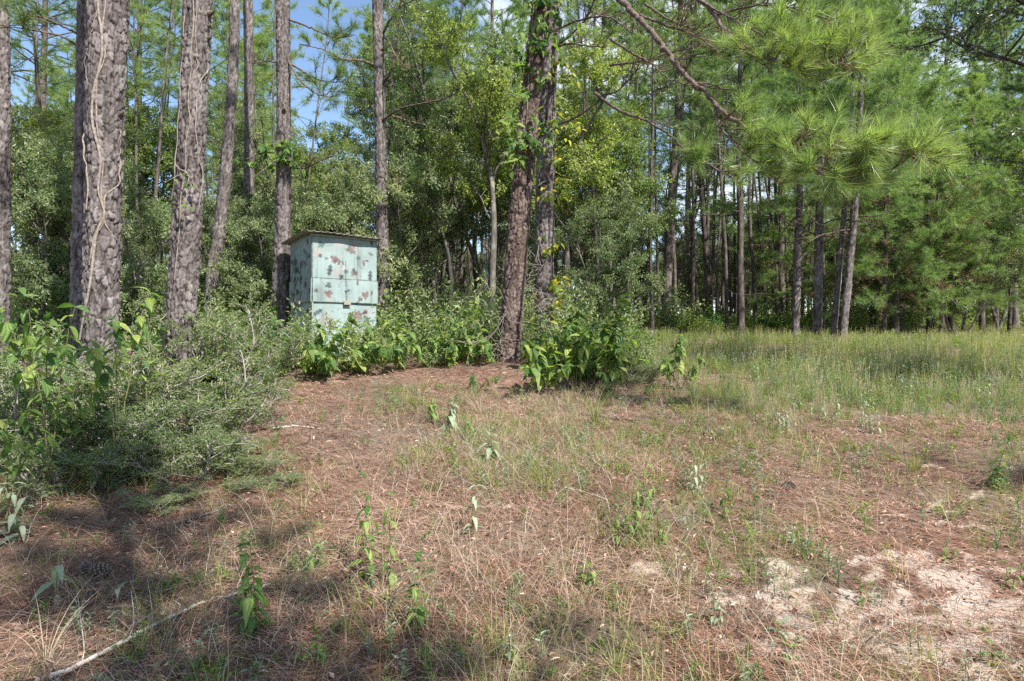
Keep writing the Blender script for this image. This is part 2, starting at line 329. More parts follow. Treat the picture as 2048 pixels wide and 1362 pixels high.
# ================================================================ THE GROUND
def sand_mask(x, y):
    reg = np.exp(-(((x - 2.1) / 1.7) ** 2 + ((y - 3.6) / 1.0) ** 2))
    reg = np.maximum(reg, 0.75 * np.exp(-(((x - 1.0) / 0.6) ** 2 + ((y - 3.1) / 0.45) ** 2)))
    reg = np.maximum(reg, 0.6 * np.exp(-(((x - 3.4) / 1.6) ** 2 + ((y - 4.9) / 0.9) ** 2)))
    f = 0.45 * fbm(x * .8, y * 1.5, 3.2, L3) + 0.55 * fbm(x, y * 1.6, 11.0, L2_)
    return np.clip((f * 1.6 + reg * 0.40 - 0.98) / 0.30, 0, 1)
def ground_mat():
    m, t = new_mat('forest_floor'); N = t.nodes; Lk = t.links
    tc = N.new('ShaderNodeTexCoord')
    def noise(s, det=6, rough=0.6, dist=0.0, st=None):
        n = N.new('ShaderNodeTexNoise'); n.inputs['Scale'].default_value = s; n.inputs['Detail'].default_value = det; n.inputs['Roughness'].default_value = rough; n.inputs['Distortion'].default_value = dist
        if st:
            mp = N.new('ShaderNodeMapping'); mp.inputs['Scale'].default_value = st; mp.inputs['Rotation'].default_value = (0, 0, 0.5); Lk.new(tc.outputs['Object'], mp.inputs['Vector']); Lk.new(mp.outputs['Vector'], n.inputs['Vector'])
        else: Lk.new(tc.outputs['Object'], n.inputs['Vector'])
        return n
    big = noise(0.9, 4); mid = noise(9, 6, 0.7, 0.6); fine = noise(70, 4, 0.75, 1.5, (1, 2.2, 1))
    r1 = ramp(t, [(0.06, 0.037, 0.028), (0.15, 0.09, 0.067), (0.27, 0.175, 0.135), (0.38, 0.28, 0.23)], [0.28, 0.45, 0.58, 0.74])
    ad = N.new('ShaderNodeMath'); ad.operation = 'MULTIPLY_ADD'; ad.inputs[1].default_value = 0.55; Lk.new(fine.outputs['Fac'], ad.inputs[0])
    a2 = N.new('ShaderNodeMath'); a2.operation = 'MULTIPLY_ADD'; a2.inputs[1].default_value = 0.45; a2.inputs[2].default_value = 0.0; Lk.new(mid.outputs['Fac'], a2.inputs[0]); Lk.new(a2.outputs[0], ad.inputs[2])
    Lk.new(ad.outputs[0], r1.inputs['Fac'])
    # greyer patches of dead grass and leaf mould
    r2 = ramp(t, [(0.075, 0.06, 0.045), (0.17, 0.135, 0.105), (0.30, 0.25, 0.20)], [0.32, 0.5, 0.68]); Lk.new(ad.outputs[0], r2.inputs['Fac'])
    rb = ramp(t, [(0, 0, 0), (1, 1, 1)], [0.42, 0.62]); Lk.new(big.outputs['Fac'], rb.inputs['Fac'])
    m1 = N.new('ShaderNodeMix'); m1.data_type = 'RGBA'; Lk.new(rb.outputs['Color'], m1.inputs[0]); Lk.new(r1.outputs['Color'], m1.inputs[6]); Lk.new(r2.outputs['Color'], m1.inputs[7])
    sa = N.new('ShaderNodeAttribute'); sa.attribute_name = 'sand'
    sn = ramp(t, [(0.42, 0.33, 0.27), (0.56, 0.47, 0.40), (0.66, 0.58, 0.51)], [0.3, 0.5, 0.7]); Lk.new(mid.outputs['Fac'], sn.inputs['Fac'])
    sm = N.new('ShaderNodeMath'); sm.operation = 'MULTIPLY_ADD'; sm.inputs[1].default_value = 1.6; sm.inputs[2].default_value = -0.75
    Lk.new(mid.outputs['Fac'], sm.inputs[0]); s3 = N.new('ShaderNodeMath'); s3.operation = 'ADD'; Lk.new(sm.outputs[0], s3.inputs[0]); Lk.new(sa.outputs['Fac'], s3.inputs[1])
    s4 = ramp(t, [(0, 0, 0), (1, 1, 1)], [0.55, 0.8]); Lk.new(s3.outputs[0], s4.inputs['Fac'])
    m2 = N.new('ShaderNodeMix'); m2.data_type = 'RGBA'; Lk.new(s4.outputs['Color'], m2.inputs[0]); Lk.new(m1.outputs[2], m2.inputs[6]); Lk.new(sn.outputs['Color'], m2.inputs[7])
    p = N.new('ShaderNodeBsdfPrincipled'); p.inputs['Roughness'].default_value = 0.95; p.inputs['Specular IOR Level'].default_value = 0.1
    Lk.new(m2.outputs[2], p.inputs['Base Color'])
    b = N.new('ShaderNodeBump'); b.inputs['Distance'].default_value = 0.03; Lk.new(ad.outputs[0], b.inputs['Height']); Lk.new(b.outputs['Normal'], p.inputs['Normal'])
    o = N.new('ShaderNodeOutputMaterial'); Lk.new(p.outputs[0], o.inputs['Surface']); return m
M['ground'] = ground_mat()
g1 = np.arange(-14, 14.01, 0.11); go = 14 * 1.16 ** np.arange(1, 24)
gx = np.concatenate([-go[::-1], g1, go])
gy = np.concatenate([-np.geomspace(400, 2, 22), np.arange(0, 1.6, 0.4), np.arange(1.7, 14, 0.09), 14 * 1.05 ** np.arange(0, 74)])
GX, GY = np.meshgrid(gx, gy); gz = hz(GX, GY)
near = (np.abs(GX) < 14) & (GY > 1.5) & (GY < 14)
gz = gz + near * 0.035 * (fbm(GX, GY, 6.0, L3) - 0.5)
nx, ny = len(gx), len(gy); ii = (np.arange(ny - 1)[:, None] * nx + np.arange(nx - 1)[None]).ravel()
structure(build('ground', np.stack([GX, GY, gz], -1).reshape(-1, 3), np.stack([ii, ii + 1, ii + nx + 1, ii + nx], 1), M['ground'], {'sand': sand_mask(GX, GY).ravel()}))

# ================================================================ THE LARGE PINES
def cellular(u, v, ncol, cw, ch, seed):
    """jittered cells periodic in u: distance to the edge between cells and a value per cell"""
    r = rng_(seed); nr = 400
    jx = r.random((ncol, nr)) * 0.8 + 0.1; jy = r.random((ncol, nr)) * 0.8 + 0.1; val = r.random((ncol, nr))
    cu, cv = u / cw, v / ch; iu, iv = np.floor(cu).astype(int), np.floor(cv).astype(int)
    f1 = np.full(u.shape, 9.0); f2 = f1.copy(); vv = np.zeros(u.shape)
    for a in (-1, 0, 1):
        for b in (-1, 0, 1):
            x, y = iu + a, iv + b
            d = np.hypot(x + jx[x % ncol, y % nr] - cu, (y + jy[x % ncol, y % nr] - cv))
            new = d < f1; f2 = np.where(new, f1, np.minimum(f2, d)); vv = np.where(new, val[x % ncol, y % nr], vv); f1 = np.where(new, d, f1)
    return f2 - f1, vv

class Trunk: pass
def trunk_axis(ctrl, d, z_top, taper_to=0.5, deg=None):
    """ctrl: (px, py, width px) seen in the photograph, at depth d -> axis functions of z"""
    A = np.array([at(c[0], c[1], d) for c in ctrl]); rr = np.array([c[2] * 0.5 / FPX * d for c in ctrl])
    o = np.argsort(A[:, 2]); A, rr = A[o], rr[o]
    deg = deg or min(2, len(ctrl) - 1)
    px_ = np.polyfit(A[:, 2], A[:, 0], deg); zl, zh = A[0, 2], A[-1, 2]; dpx = np.polyder(px_)
    T = Trunk(); T.d = d; gx0 = float(np.polyval(px_, zl)); T.gz = hz1(gx0, d); T.top = z_top
    def ax(z):
        z = np.asarray(z, float); zc = np.clip(z, zl, zh)
        return np.polyval(px_, zc) + np.where(z > zh, (z - zh) * np.polyval(dpx, zh) * 0.6, 0) + np.where(z < zl, (z - zl) * np.polyval(dpx, zl) * 0.5, 0)
    def rad(z):
        z = np.asarray(z, float); r = np.interp(z, A[:, 2], rr)
        r = r * np.where(z > zh, 1 - (1 - taper_to) * np.clip((z - zh) / max(0.1, z_top - zh), 0, 1), 1)
        h = np.clip(z - T.gz, 0, 9); return r * (1 + 0.22 * np.exp(-h / 0.18))
    T.x, T.r = ax, rad; T.base = np.array([float(ax(T.gz)), d, T.gz]); return T

def big_pine(name, label, ctrl, d, mat, dz, ncol, amp, z_top=15.0, seed=0, group=None, deg=None):
    T = trunk_axis(ctrl, d, z_top, 0.55, deg)
    zv = EYE + 690 / FPX * d
    zz = np.concatenate([np.arange(T.gz - 0.25, zv, dz), np.arange(zv, z_top, 0.25)])
    th = np.pi / 2 + np.arange(ncol) / ncol * 2 * np.pi; r0 = float(T.r(3.0))       # the joint of the wrap lies at the back
    TH, ZZ = np.meshgrid(th, zz); RR = T.r(ZZ); um = (TH - np.pi / 2) * r0; so = seed * 1.7
    wx = 0.022 * (fbm(um * 16 + so, ZZ * 9, 1.0, L2_) - 0.5) + 0.05 * (L3(um * 7 + so, ZZ * 3.5) - 0.5) + 0.012 * (L1(um * 60, ZZ * 30 + so) - 0.5)
    wz = 0.05 * (fbm(um * 18, ZZ * 8 + so, 1.0, L1) - 0.5) + 0.09 * (L3(um * 9, ZZ * 5 + so) - 0.5) + 0.02 * (L2_(um * 50, ZZ * 40 + so) - 0.5)
    kc = max(5, int(round(2 * np.pi * r0 / 0.058))); cw = 2 * np.pi / kc; U = (um + wx) / r0
    e1, v1 = cellular(U, ZZ + wz, kc, cw, 0.125, seed + 1); e2, v2 = cellular(U + 0.5 * wx / r0, ZZ + 1.5 * wz, int(kc * 2.3), 2 * np.pi / int(kc * 2.3), 0.042, seed + 2)
    pl = np.clip(e1 / 0.17, 0, 1); pl = pl * pl * (3 - 2 * pl); p2 = np.clip(e2 / 0.22, 0, 1)
    fur = np.clip(np.abs(fbm(um * 11 + so, ZZ * 1.5, 1.0, L1) - 0.47) / 0.055, 0, 1); fur = fur * fur * (3 - 2 * fur)
    fl = fbm(um * 26 + so, ZZ * 13, 1.0, L3); fl = np.floor(fl * 7) / 7
    disp = amp * (0.85 * pl * (0.4 + 0.9 * v1) + 0.30 * p2 * (0.3 + v2) + 0.85 * (fl - 0.4) + 0.55 * fur - 0.85) + 0.012 * np.sin(TH * 2 + ZZ * 0.9 + seed) * (RR / 0.2)
    crk = np.clip((1 - pl) ** 1.4 * 0.85 + (1 - fur) * 0.6 + 0.35 * (1 - p2) ** 2, 0, 0.95)
    q = RR + disp
    V = np.stack([T.x(ZZ) + q * np.cos(TH), T.d + q * np.sin(TH), ZZ], -1) - T.base
    nr, i, j = len(zz), np.arange(len(zz) - 1)[:, None], np.arange(ncol)[None]; j2 = (j + 1) % ncol
    F = np.stack([i * ncol + j, i * ncol + j2, (i + 1) * ncol + j2, (i + 1) * ncol + j], -1).reshape(-1, 4)
    root = thing(name, label, 'tree', T.base, group=group)
    T.root = root; T.trunk = build('trunk', V.reshape(-1, 3), F, mat, {'rnd': (0.65 * v1 + 0.35 * v2).ravel(), 'crack': crk.ravel()}, True, root)
    return T
def on_trunk(T, px, py, lift=0.01):
    """point on the side of the trunk that faces the camera, seen at px,py"""
    d = T.d
    for _ in range(3):
        p = at(px, py, d); ax = float(T.x(p[2])); r = float(T.r(p[2])) + lift
        o = np.clip(p[0] - ax, -r * 0.98, r * 0.98); d = T.d - math.sqrt(max(r * r - o * o, 0))
    return np.array([ax + o, d, p[2]])
def smooth_path(P, n):
    P = np.asarray(P, float); t = np.arange(len(P)); u = np.linspace(0, len(P) - 1, n); i = np.clip(u.astype(int), 0, len(P) - 2); f = (u - i)[:, None]
    Q = np.concatenate([[2 * P[0] - P[1]], P, [2 * P[-1] - P[-2]]]); a, b, c, e = Q[i], Q[i + 1], Q[i + 2], Q[i + 3]
    return 0.5 * ((2 * b) + (c - a) * f + (2 * a - 5 * b + 4 * c - e) * f ** 2 + (3 * b - a - 3 * c + e) * f ** 3)

TR = {}
TR['edge'] = big_pine('pine_tree', 'grey pine trunk cut off by the left edge of the picture', [(-6, 640, 40), (-4, 300, 37), (-3, 0, 34)], 10.0, M['bark_grey'], 0.022, 60, 0.022, seed=3)
TR['vined'] = big_pine('pine_tree', 'stout grey pine wrapped in bare pale vines, thickest trunk of the left', [(201, 640, 60), (205, 480, 62), (211, 220, 65), (216, 0, 68)], 7.3, M['bark_grey'], 0.013, 110, 0.024, seed=7)
TR['hidden'] = big_pine('pine_tree', 'dark pine trunk half hidden behind the vine-wrapped pine', [(166, 600, 38), (172, 300, 38), (178, 0, 38)], 9.2, M['bark_grey'], 0.022, 60, 0.024, seed=11)
TR['second'] = big_pine('pine_tree', 'leaning grey pine with thin hanging vines, right of the vine-wrapped pine', [(361, 640, 52), (371, 480, 51), (385, 250, 51), (396, 0, 49)], 8.5, M['bark_grey'], 0.015, 96, 0.024, seed=19)
TR['crooked'] = big_pine('pine_tree', 'thin crooked pine trunk leaning right, left of the straight thin pine', [(424, 560, 22), (440, 450, 22), (455, 300, 20), (465, 150, 19), (470, 0, 17)], 14.0, M['bark_grey'], 0.035, 36, 0.016, seed=23)
TR['thin'] = big_pine('pine_tree', 'straight thin pine trunk between the crooked one and the pine behind the blind', [(495, 570, 21), (498, 300, 18), (496, 0, 16)], 16.0, M['bark_grey'], 0.04, 34, 0.016, seed=29)
TR['blind_left'] = big_pine('pine_tree', 'dark pine with a leafy vine collar, behind the left side of the blind', [(561, 640, 33), (564, 450, 30), (569, 250, 25), (564, 0, 24)], 13.8, M['bark_grey'], 0.026, 54, 0.022, seed=31)
TR['blind_right'] = big_pine('pine_tree', 'slim pine with bare crooked branches behind the right side of the blind', [(766, 620, 24), (763, 400, 23), (759, 200, 20), (755, 0, 18)], 15.0, M['bark_grey'], 0.032, 44, 0.018, seed=37)
TR['middle'] = big_pine('pine_tree', 'reddish brown pine leaning right in the middle, with a long needled limb', [(1016, 740, 46), (1024, 600, 43), (1044, 400, 37), (1060, 200, 35), (1084, 0, 33)], 11.4, M['bark_brown'], 0.015, 90, 0.026, seed=41)
TR['twin'] = big_pine('pine_tree', 'darker pine standing close behind the reddish middle pine', [(1089, 680, 35), (1088, 500, 34), (1093, 300, 33), (1104, 0, 31)], 12.4, M['bark_grey'], 0.024, 60, 0.022, seed=43)

def knots(T, spots, seed):
    r = rng_(seed)
    for (px, py, s) in spots:
        p = on_trunk(T, px, py, -0.02); dr = nrm(p - np.array([float(T.x(p[2])), T.d, p[2]]))
        P = np.array([p, p + dr * 0.04 * s, p + dr * 0.075 * s + np.array([0, 0, 0.01])]); V, F = tubes(P, np.array([0.04, 0.032, 0.012]) * s, 8)
        b = Bag(); b.add(V - T.base, F); b.make('knot', M['limb'], T.root)
knots(TR['vined'], [(252, 228, 0.9), (165, 52, 0.8), (172, 76, 0.7)], 1)
knots(TR['second'], [(418, 27, 1.2), (416, 77, 1.0), (420, 52, 0.8)], 2)
knots(TR['blind_left'], [(568, 222, 1.3), (582, 150, 0.9)], 3)
knots(TR['blind_right'], [(764, 240, 1.1), (762, 100, 0.9)], 4)

# bare vines climbing the two near pines
def bare_vine(T, label, paths, group=None):
    z0 = min(on_trunk(T, *p[-1][:2])[2] for p, _ in paths)
    root = thing('climbing_vine', label, 'vine', (T.base[0], T.d - float(T.r(T.gz + .3)), T.gz), group=group)
    o = np.array(root.location)
    for pts, w in paths:
        r = w * 0.36 / FPX * T.d
        P = smooth_path([on_trunk(T, x, y, r + 0.016) for x, y in pts], 10 * len(pts))
        P = P + 0.006 * np.sin(np.linspace(0, 30, len(P)))[:, None] * np.array([1, 0.3, 0])
        V, F = tubes(P - o, np.full(len(P), r) * (1 + 0.2 * np.sin(np.linspace(0, 17, len(P)))), 7)
        b = Bag(); b.add(V, F); b.make('stem', M['vine_bark'], root)
bare_vine(TR['vined'], 'pale twisting bare vine on the trunk of the stout vine-wrapped pine', [
    ([(196, 0), (196, 30), (203, 60), (206, 105), (196, 140), (190, 165), (186, 205), (186, 250), (194, 290), (202, 330), (198, 380), (207, 415), (212, 432), (196, 462), (188, 500), (180, 560), (172, 620), (166, 680)], 6.5),
    ([(212, 0), (206, 40), (206, 80), (210, 105), (206, 130), (193, 165), (192, 235), (200, 280), (206, 325), (204, 375), (210, 420), (222, 450), (244, 480)], 4.5),
    ([(248, 320), (244, 345), (238, 370), (222, 400), (214, 430), (203, 455), (186, 480), (180, 530)], 4.5),
    ([(159, 230), (163, 255), (172, 285), (174, 320), (177, 350), (176, 420)], 4),
    ([(178, 95), (183, 70), (188, 50), (194, 20)], 2.5),
    ([(190, 165), (178, 110), (176, 140), (184, 190)], 2.0),
    ([(243, 345), (247, 300), (248, 260)], 2.2)])
bare_vine(TR['second'], 'thin straight bare vines hanging down the leaning grey pine', [
    ([(386, 0), (386, 60), (382, 110), (380, 160), (377, 210), (379, 245), (372, 290), (370, 340), (362, 400), (358, 460), (350, 560)], 3.2),
    ([(372, 0), (369, 60), (364, 140), (360, 220), (356, 280), (352, 340), (345, 400)], 2.8),
    ([(418, 140), (412, 155), (400, 175), (396, 210), (394, 230), (398, 280), (402, 310), (405, 350), (400, 420)], 3.4),
    ([(393, 0), (392, 90), (396, 135), (384, 165), (378, 210)], 2.2),
    ([(345, 320), (356, 335), (372, 345), (388, 365), (396, 385)], 3)])

# ================================================================ THE HUNTING BLIND
def paint(u, z, seed, w):
    """painted camouflage on plywood, u along the wall, z up: flat print"""
    r = rng_(seed); n = u.shape
    c = np.ones(n + (3,)) * np.array([0.215, 0.28, 0.28])
    f = fbm(u + seed, z, 3.0, L2_)[..., None]; c = c * (0.82 + 0.4 * f)
    fine = fbm(u * 1 + 3, z + seed, 30.0, L3)[..., None]; c = c * (0.90 + 0.2 * fine)
    def mixin(a, col):
        a = np.clip(a, 0, 1)[..., None]; c[...] = c * (1 - a) + np.array(col) * a
    for _ in range(26):                                     # soft sprays
        cu, cz = r.uniform(0, w), r.uniform(0, 2.45); s = r.uniform(0.03, 0.10); col = [(0.36, 0.20, 0.19), (0.15, 0.26, 0.23), (0.36, 0.25, 0.25), (0.14, 0.23, 0.22)][r.integers(4)]
        dd = ((u - cu) / s) ** 2 + ((z - cz) / (s * r.uniform(0.5, 1.3))) ** 2; mixin(0.38 * np.exp(-dd), col)
    for _ in range(22):                                     # stems and curled lines
        cu, cz, a0, rad = r.uniform(0, w), r.uniform(0, 2.4), r.uniform(0, 6.3), r.uniform(0.05, 0.14)
        d = np.hypot(u - cu, z - cz); an = np.mod(np.arctan2(z - cz, u - cu) - a0, 2 * np.pi)
        mixin(0.75 * np.exp(-((d - rad * (1 + 0.2 * an)) / 0.008) ** 2) * (an < r.uniform(0.8, 2.2)), (0.10, 0.13, 0.13))
    return c, mixin
def leaf_print(u, z, cu, cz, s, rot, kind):
    x, y = u - cu, z - cz; d = np.hypot(x, y) / s; an = np.arctan2(y, x) - rot
    if kind == 'maple': rr = 0.64 + 0.24 * (np.abs(np.cos(2.5 * an)) - 0.5) + 0.12 * np.cos(3 * an + 7 * cu) + 0.09 * np.cos(13 * an + 1) + 0.07 * np.cos(21 * an) + 0.10 * np.cos(an)
    elif kind == 'oak':
        ca, sa = math.cos(rot), math.sin(rot); xr, yr = (x * ca + y * sa) / s, (-x * sa + y * ca) / s
        wdt = (0.42 + 0.12 * np.cos(xr * 11)) * np.sqrt(np.clip(1 - xr ** 2, 0, 1)); return np.clip((wdt - np.abs(yr)) / 0.14, 0, 1)
    else: rr = 0.75 + 0.12 * np.cos(7 * an)
    return np.clip((rr - d) / 0.18, 0, 1)
BR, DK, GR, RD = (0.075, 0.045, 0.043), (0.018, 0.022, 0.030), (0.045, 0.10, 0.08), (0.125, 0.052, 0.052)
def wall_paint(side, u, z):
    w = 1.30 if side == 'front' else 1.2
    c, mixin_ = paint(u, z, 5 if side == 'front' else 9, w)
    if side == 'front':   # u 0..1.3 from the near corner, z 0..2.44
        L = [(0.15, 2.25, .085, 0.3, 'maple', GR), (0.75, 2.20, .125, 0.8, 'maple', BR), (0.42, 1.98, .10, 1.2, 'maple', RD), (0.33, 1.78, .10, 1.4, 'oak', DK), (0.82, 1.75, .095, 1.6, 'maple', BR), (1.16, 1.72, .095, 1.5, 'oak', DK),
             (0.62, 1.83, .06, 1.0, 'maple', (0.42, 0.33, 0.34)), (0.30, 1.32, .095, 1.4, 'maple', RD), (1.04, 1.32, .10, 1.0, 'maple', RD), (0.10, 0.97, .095, 0.6, 'oak', DK), (0.90, 0.92, .12, 1.3, 'round', RD), (0.35, 0.70, .10, 0.6, 'maple', RD),
             (1.08, 0.78, .08, 0.5, 'maple', RD), (0.24, 0.50, .09, 2.0, 'oak', GR), (0.62, 0.38, .12, 0.6, 'oak', DK), (0.95, 0.42, .10, 0.3, 'maple', BR), (1.22, 0.20, .09, 1.1, 'oak', DK), (0.5, 0.15, .1, 0.5, 'maple', GR), (1.05, 0.98, .05, 0.2, 'oak', DK)]
    else:
        r = rng_(77); L = []
        for k in range(44):
            L.append((r.uniform(0.05, 1.15), r.uniform(0.1, 2.35), r.uniform(.06, .10), r.uniform(0.8, 2.4), ['oak', 'oak', 'maple', 'round'][r.integers(4)], [BR, DK, GR, DK, GR, BR][r.integers(6)]))
    r = rng_(5)
    for k in range(34): L.append((r.uniform(0.04, 1.26), r.uniform(0.1, 2.4), r.uniform(.03, .08), r.uniform(0, 6), ['oak', 'maple', 'round', 'oak'][r.integers(4)], [BR, DK, GR, BR, (0.20, 0.17, 0.17)][r.integers(5)]))
    for (cu, cz, s, rot, kind, col) in L: mixin_(0.9 * leaf_print(u, z, cu, cz + 0.012 * (fbm(u + 5, z, 25, L1) - .5), s * 1.2, rot, kind) * (0.6 + 0.6 * fbm(u, z, 14, L2_)), col)
    # grime towards the joints, drips
    mixin_(0.35 * np.clip(fbm(u * 6, z * 0.7, 2.0, L1) - 0.55, 0, 1) * 3, (0.16, 0.19, 0.15))
    return c
def paint_mat():
    m, t = new_mat('painted_plywood'); N = t.nodes; Lk = t.links
    a = N.new('ShaderNodeAttribute'); a.attribute_name = 'paint'; p = N.new('ShaderNodeBsdfPrincipled'); p.inputs['Roughness'].default_value = 0.7; p.inputs['Specular IOR Level'].default_value = 0.25
    Lk.new(a.outputs['Color'], p.inputs['Base Color']); tc = N.new('ShaderNodeTexCoord'); no = N.new('ShaderNodeTexNoise'); no.inputs['Scale'].default_value = 60; no.inputs['Detail'].default_value = 5
    Lk.new(tc.outputs['Object'], no.inputs['Vector']); b = N.new('ShaderNodeBump'); b.inputs['Distance'].default_value = 0.003; Lk.new(no.outputs['Fac'], b.inputs['Height']); Lk.new(b.outputs['Normal'], p.inputs['Normal'])
    o = N.new('ShaderNodeOutputMaterial'); Lk.new(p.outputs[0], o.inputs['Surface']); return m
M['paint'] = paint_mat()
M['bare_ply'] = solid_mat('bare_ply', [(0.16, 0.18, 0.15), (0.28, 0.30, 0.26)], 0.85, 8)
M['roofing'] = solid_mat('roofing', [(0.10, 0.095, 0.075), (0.20, 0.19, 0.155), (0.30, 0.29, 0.25)], 0.7, 7, spec=0.3)
M['raw_wood'] = solid_mat('raw_wood', [(0.20, 0.17, 0.15), (0.33, 0.29, 0.26)], 0.8, 12, (1, 1, 6))
BA = math.atan2(0.60, 0.80)
b_c = at(625, 724, 12.5); b_c[2] = 1.06
blind = thing('hunting_blind', 'box-shaped plywood hunting blind painted pale green with leaf camouflage', 'hunting blind', b_c, BA)
FW, SW, HH = 1.30, 1.22, 2.44
def panel(name, side, u0, u1, z0, z1, off, thick=0.016, res=0.011, skew=0.0):
    """a plywood sheet of the wall: outer face meshed and painted, edges closed. off: how far it stands proud"""
    nu, nz = max(2, int((u1 - u0) / res)), max(2, int((z1 - z0) / res))
    U, Z = np.meshgrid(np.linspace(u0, u1, nu), np.linspace(z0, z1, nz)); C = wall_paint(side, U, Z)
    ed = np.minimum(np.minimum(U - u0, u1 - U), np.minimum(Z - z0, z1 - Z)); wear = np.clip(1.0 - ed / (0.012 + 0.03 * fbm(U, Z, 12, L1)), 0, 1)[..., None] * (fbm(U, Z, 20, L3) > 0.42)[..., None]
    C = C * (1 - 0.5 * wear) + 0.5 * wear * np.array([0.10, 0.10, 0.085])                       # paint worn off the sheet's edges
    run = np.clip(fbm(U * 9, Z * 0.5 + z0, 1.6, L2_) - 0.52, 0, 1)[..., None] * 2.2 * np.clip((z1 - Z) / 0.25, 0.2, 1)[..., None]; C = C * (1 - 0.5 * np.clip(run, 0, 1))   # water streaks
    o = off + skew * (z1 - Z) + 0.004 * np.sin(U * 4 + z0 * 3)
    def place(U, Z, o):                                     # local frame: x along the front, y into the depth
        return np.stack([U, -o, Z], -1) if side == 'front' else (np.stack([-o, U, Z], -1) if side == 'left' else (np.stack([U, SW + o, Z], -1) if side == 'back' else np.stack([FW + o, U, Z], -1)))
    A = place(U, Z, o).reshape(-1, 3); B = place(U, Z, o - thick).reshape(-1, 3); n = nu * nz
    i = (np.arange(nz - 1)[:, None] * nu + np.arange(nu - 1)[None]).ravel(); F = [np.stack([i, i + 1, i + nu + 1, i + nu], 1)]
    ring = np.concatenate([np.arange(nu), np.arange(1, nz) * nu + nu - 1, (nz - 1) * nu + np.arange(nu - 2, -1, -1), np.arange(nz - 2, 0, -1) * nu]); r2 = np.roll(ring, -1)
    F.append(np.stack([r2, ring, ring + n, r2 + n], 1))
    F.append(np.array([[n, n + (nz - 1) * nu, n + n - 1, n + nu - 1]]))
    col = np.concatenate([C.reshape(-1, 3), C.reshape(-1, 3) * 0 + np.array([0.30, 0.36, 0.32])])
    return build(name, np.concatenate([A, B]), F, M['paint'], {'paint': col}, False, blind)
seams = []
for side, w in (('front', FW), ('left', SW), ('back', FW), ('right', SW)):
    e = 0.0 if side in ('front', 'back') else 0.02
    lo, hi = 1.20, 1.62
    if side in ('front', 'left'):
        panel('lower_wall', side, e, w - e, -0.12, lo, 0.0)
        g = 0.004; m_ = w * (0.50 if side == 'front' else 0.47); vt = 1.98
        panel('upper_panel', side, e, w - e, hi + g, HH, 0.014); seams.append((side, m_, hi + g, vt))
        x0 = e + (0.012 if side == 'front' else 0.0)
        panel('window_flap', side, x0 - 0.02, m_ - g, lo - 0.03, hi - g, 0.03, skew=0.02 if side == 'left' else 0.012)
        panel('window_flap', side, m_ + g, w - e + 0.015, lo - 0.03, hi - g, 0.03, skew=0.012)
    else: panel('wall', side, e, w - e, -0.12, HH - (0.06 if side == 'back' else 0.03), 0.0, res=0.05)
def box(name, c, s, mat, parent, rot=(0, 0, 0), bev=0.004):
    x, y, z = [v / 2 for v in s]; V = np.array([(a * x, b * y, c_ * z) for a in (-1, 1) for b in (-1, 1) for c_ in (-1, 1)])
    F = np.array([[0, 1, 3, 2], [4, 6, 7, 5], [0, 4, 5, 1], [2, 3, 7, 6], [0, 2, 6, 4], [1, 5, 7, 3]])
    o = build(name, V, F, mat, None, False, parent); o.location = c; o.rotation_euler = rot
    if bev: md = o.modifiers.new('bevel', 'BEVEL'); md.width = bev; md.segments = 2
    return o
M['gap'] = solid_mat('gap', [(0.035, 0.04, 0.038), (0.07, 0.08, 0.075)], 0.9, 12)  # dark colour painted in for the shade inside a cut
for side, m_, z0, z1 in seams: box('saw_cut_shade', (m_, -0.0175, (z0 + z1) / 2) if side == 'front' else (-0.0175, m_, (z0 + z1) / 2), (0.009, 0.012, z1 - z0) if side == 'front' else (0.012, 0.009, z1 - z0), M['gap'], blind, bev=0)  # raised dark strip on the uncut sheet, drawing the shaded groove by colour
box('latch_block', (0.665, -0.048, 1.165), (0.14, 0.045, 0.075), M['raw_wood'], blind, (0.05, 0.0, 0.02))
box('latch_block', (-0.045, 0.62, 1.17), (0.04, 0.12, 0.055), M['raw_wood'], blind, (0.0, 0.04, 0.0))
box('corner_post', (-0.006, -0.006, 0.55), (0.028, 0.028, 1.28), M['bare_ply'], blind)
box('corner_post', (0.010, 0.010, 1.75), (0.030, 0.030, 1.34), M['bare_ply'], blind)
# roof: corrugated sheet, ribs running back, falling to the back
nu, nv = 96, 8
uu = np.linspace(-0.16, FW + 0.10, nu); vv_ = np.linspace(-0.165, SW + 0.12, nv); UU, VV = np.meshgrid(uu, vv_)
rib = np.clip(np.abs(((UU + 0.16) / 0.13) % 1 - 0.5) * 5 - 1.4, 0, 1); edge = 0.010 * np.sin(UU * 9) + 0.012 * rib
ZZr = HH + 0.022 - 0.055 * (VV + 0.0) - 0.012 * UU + 0.018 * rib + 0.006 * np.sin(UU * 5 + VV * 3)
VV = VV - np.where(np.arange(nv)[:, None] == 0, edge, 0)
top = np.stack([UU, VV, ZZr], -1).reshape(-1, 3); bot = top - np.array([0, 0, 0.010]); n = nu * nv
i = (np.arange(nv - 1)[:, None] * nu + np.arange(nu - 1)[None]).ravel(); Ft = np.stack([i, i + 1, i + nu + 1, i + nu], 1)
ring = np.concatenate([np.arange(nu), np.arange(1, nv) * nu + nu - 1, (nv - 1) * nu + np.arange(nu - 2, -1, -1), np.arange(nv - 2, 0, -1) * nu]); r2 = np.roll(ring, -1)
build('roof', np.concatenate([top, bot]), [Ft, Ft[:, ::-1] + n, np.stack([r2, ring, ring + n, r2 + n], 1)], M['roofing'], None, False, blind)
box('rafter', (FW / 2, -0.045, HH - 0.018), (FW + 0.1, 0.03, 0.035), M['bare_ply'], blind)
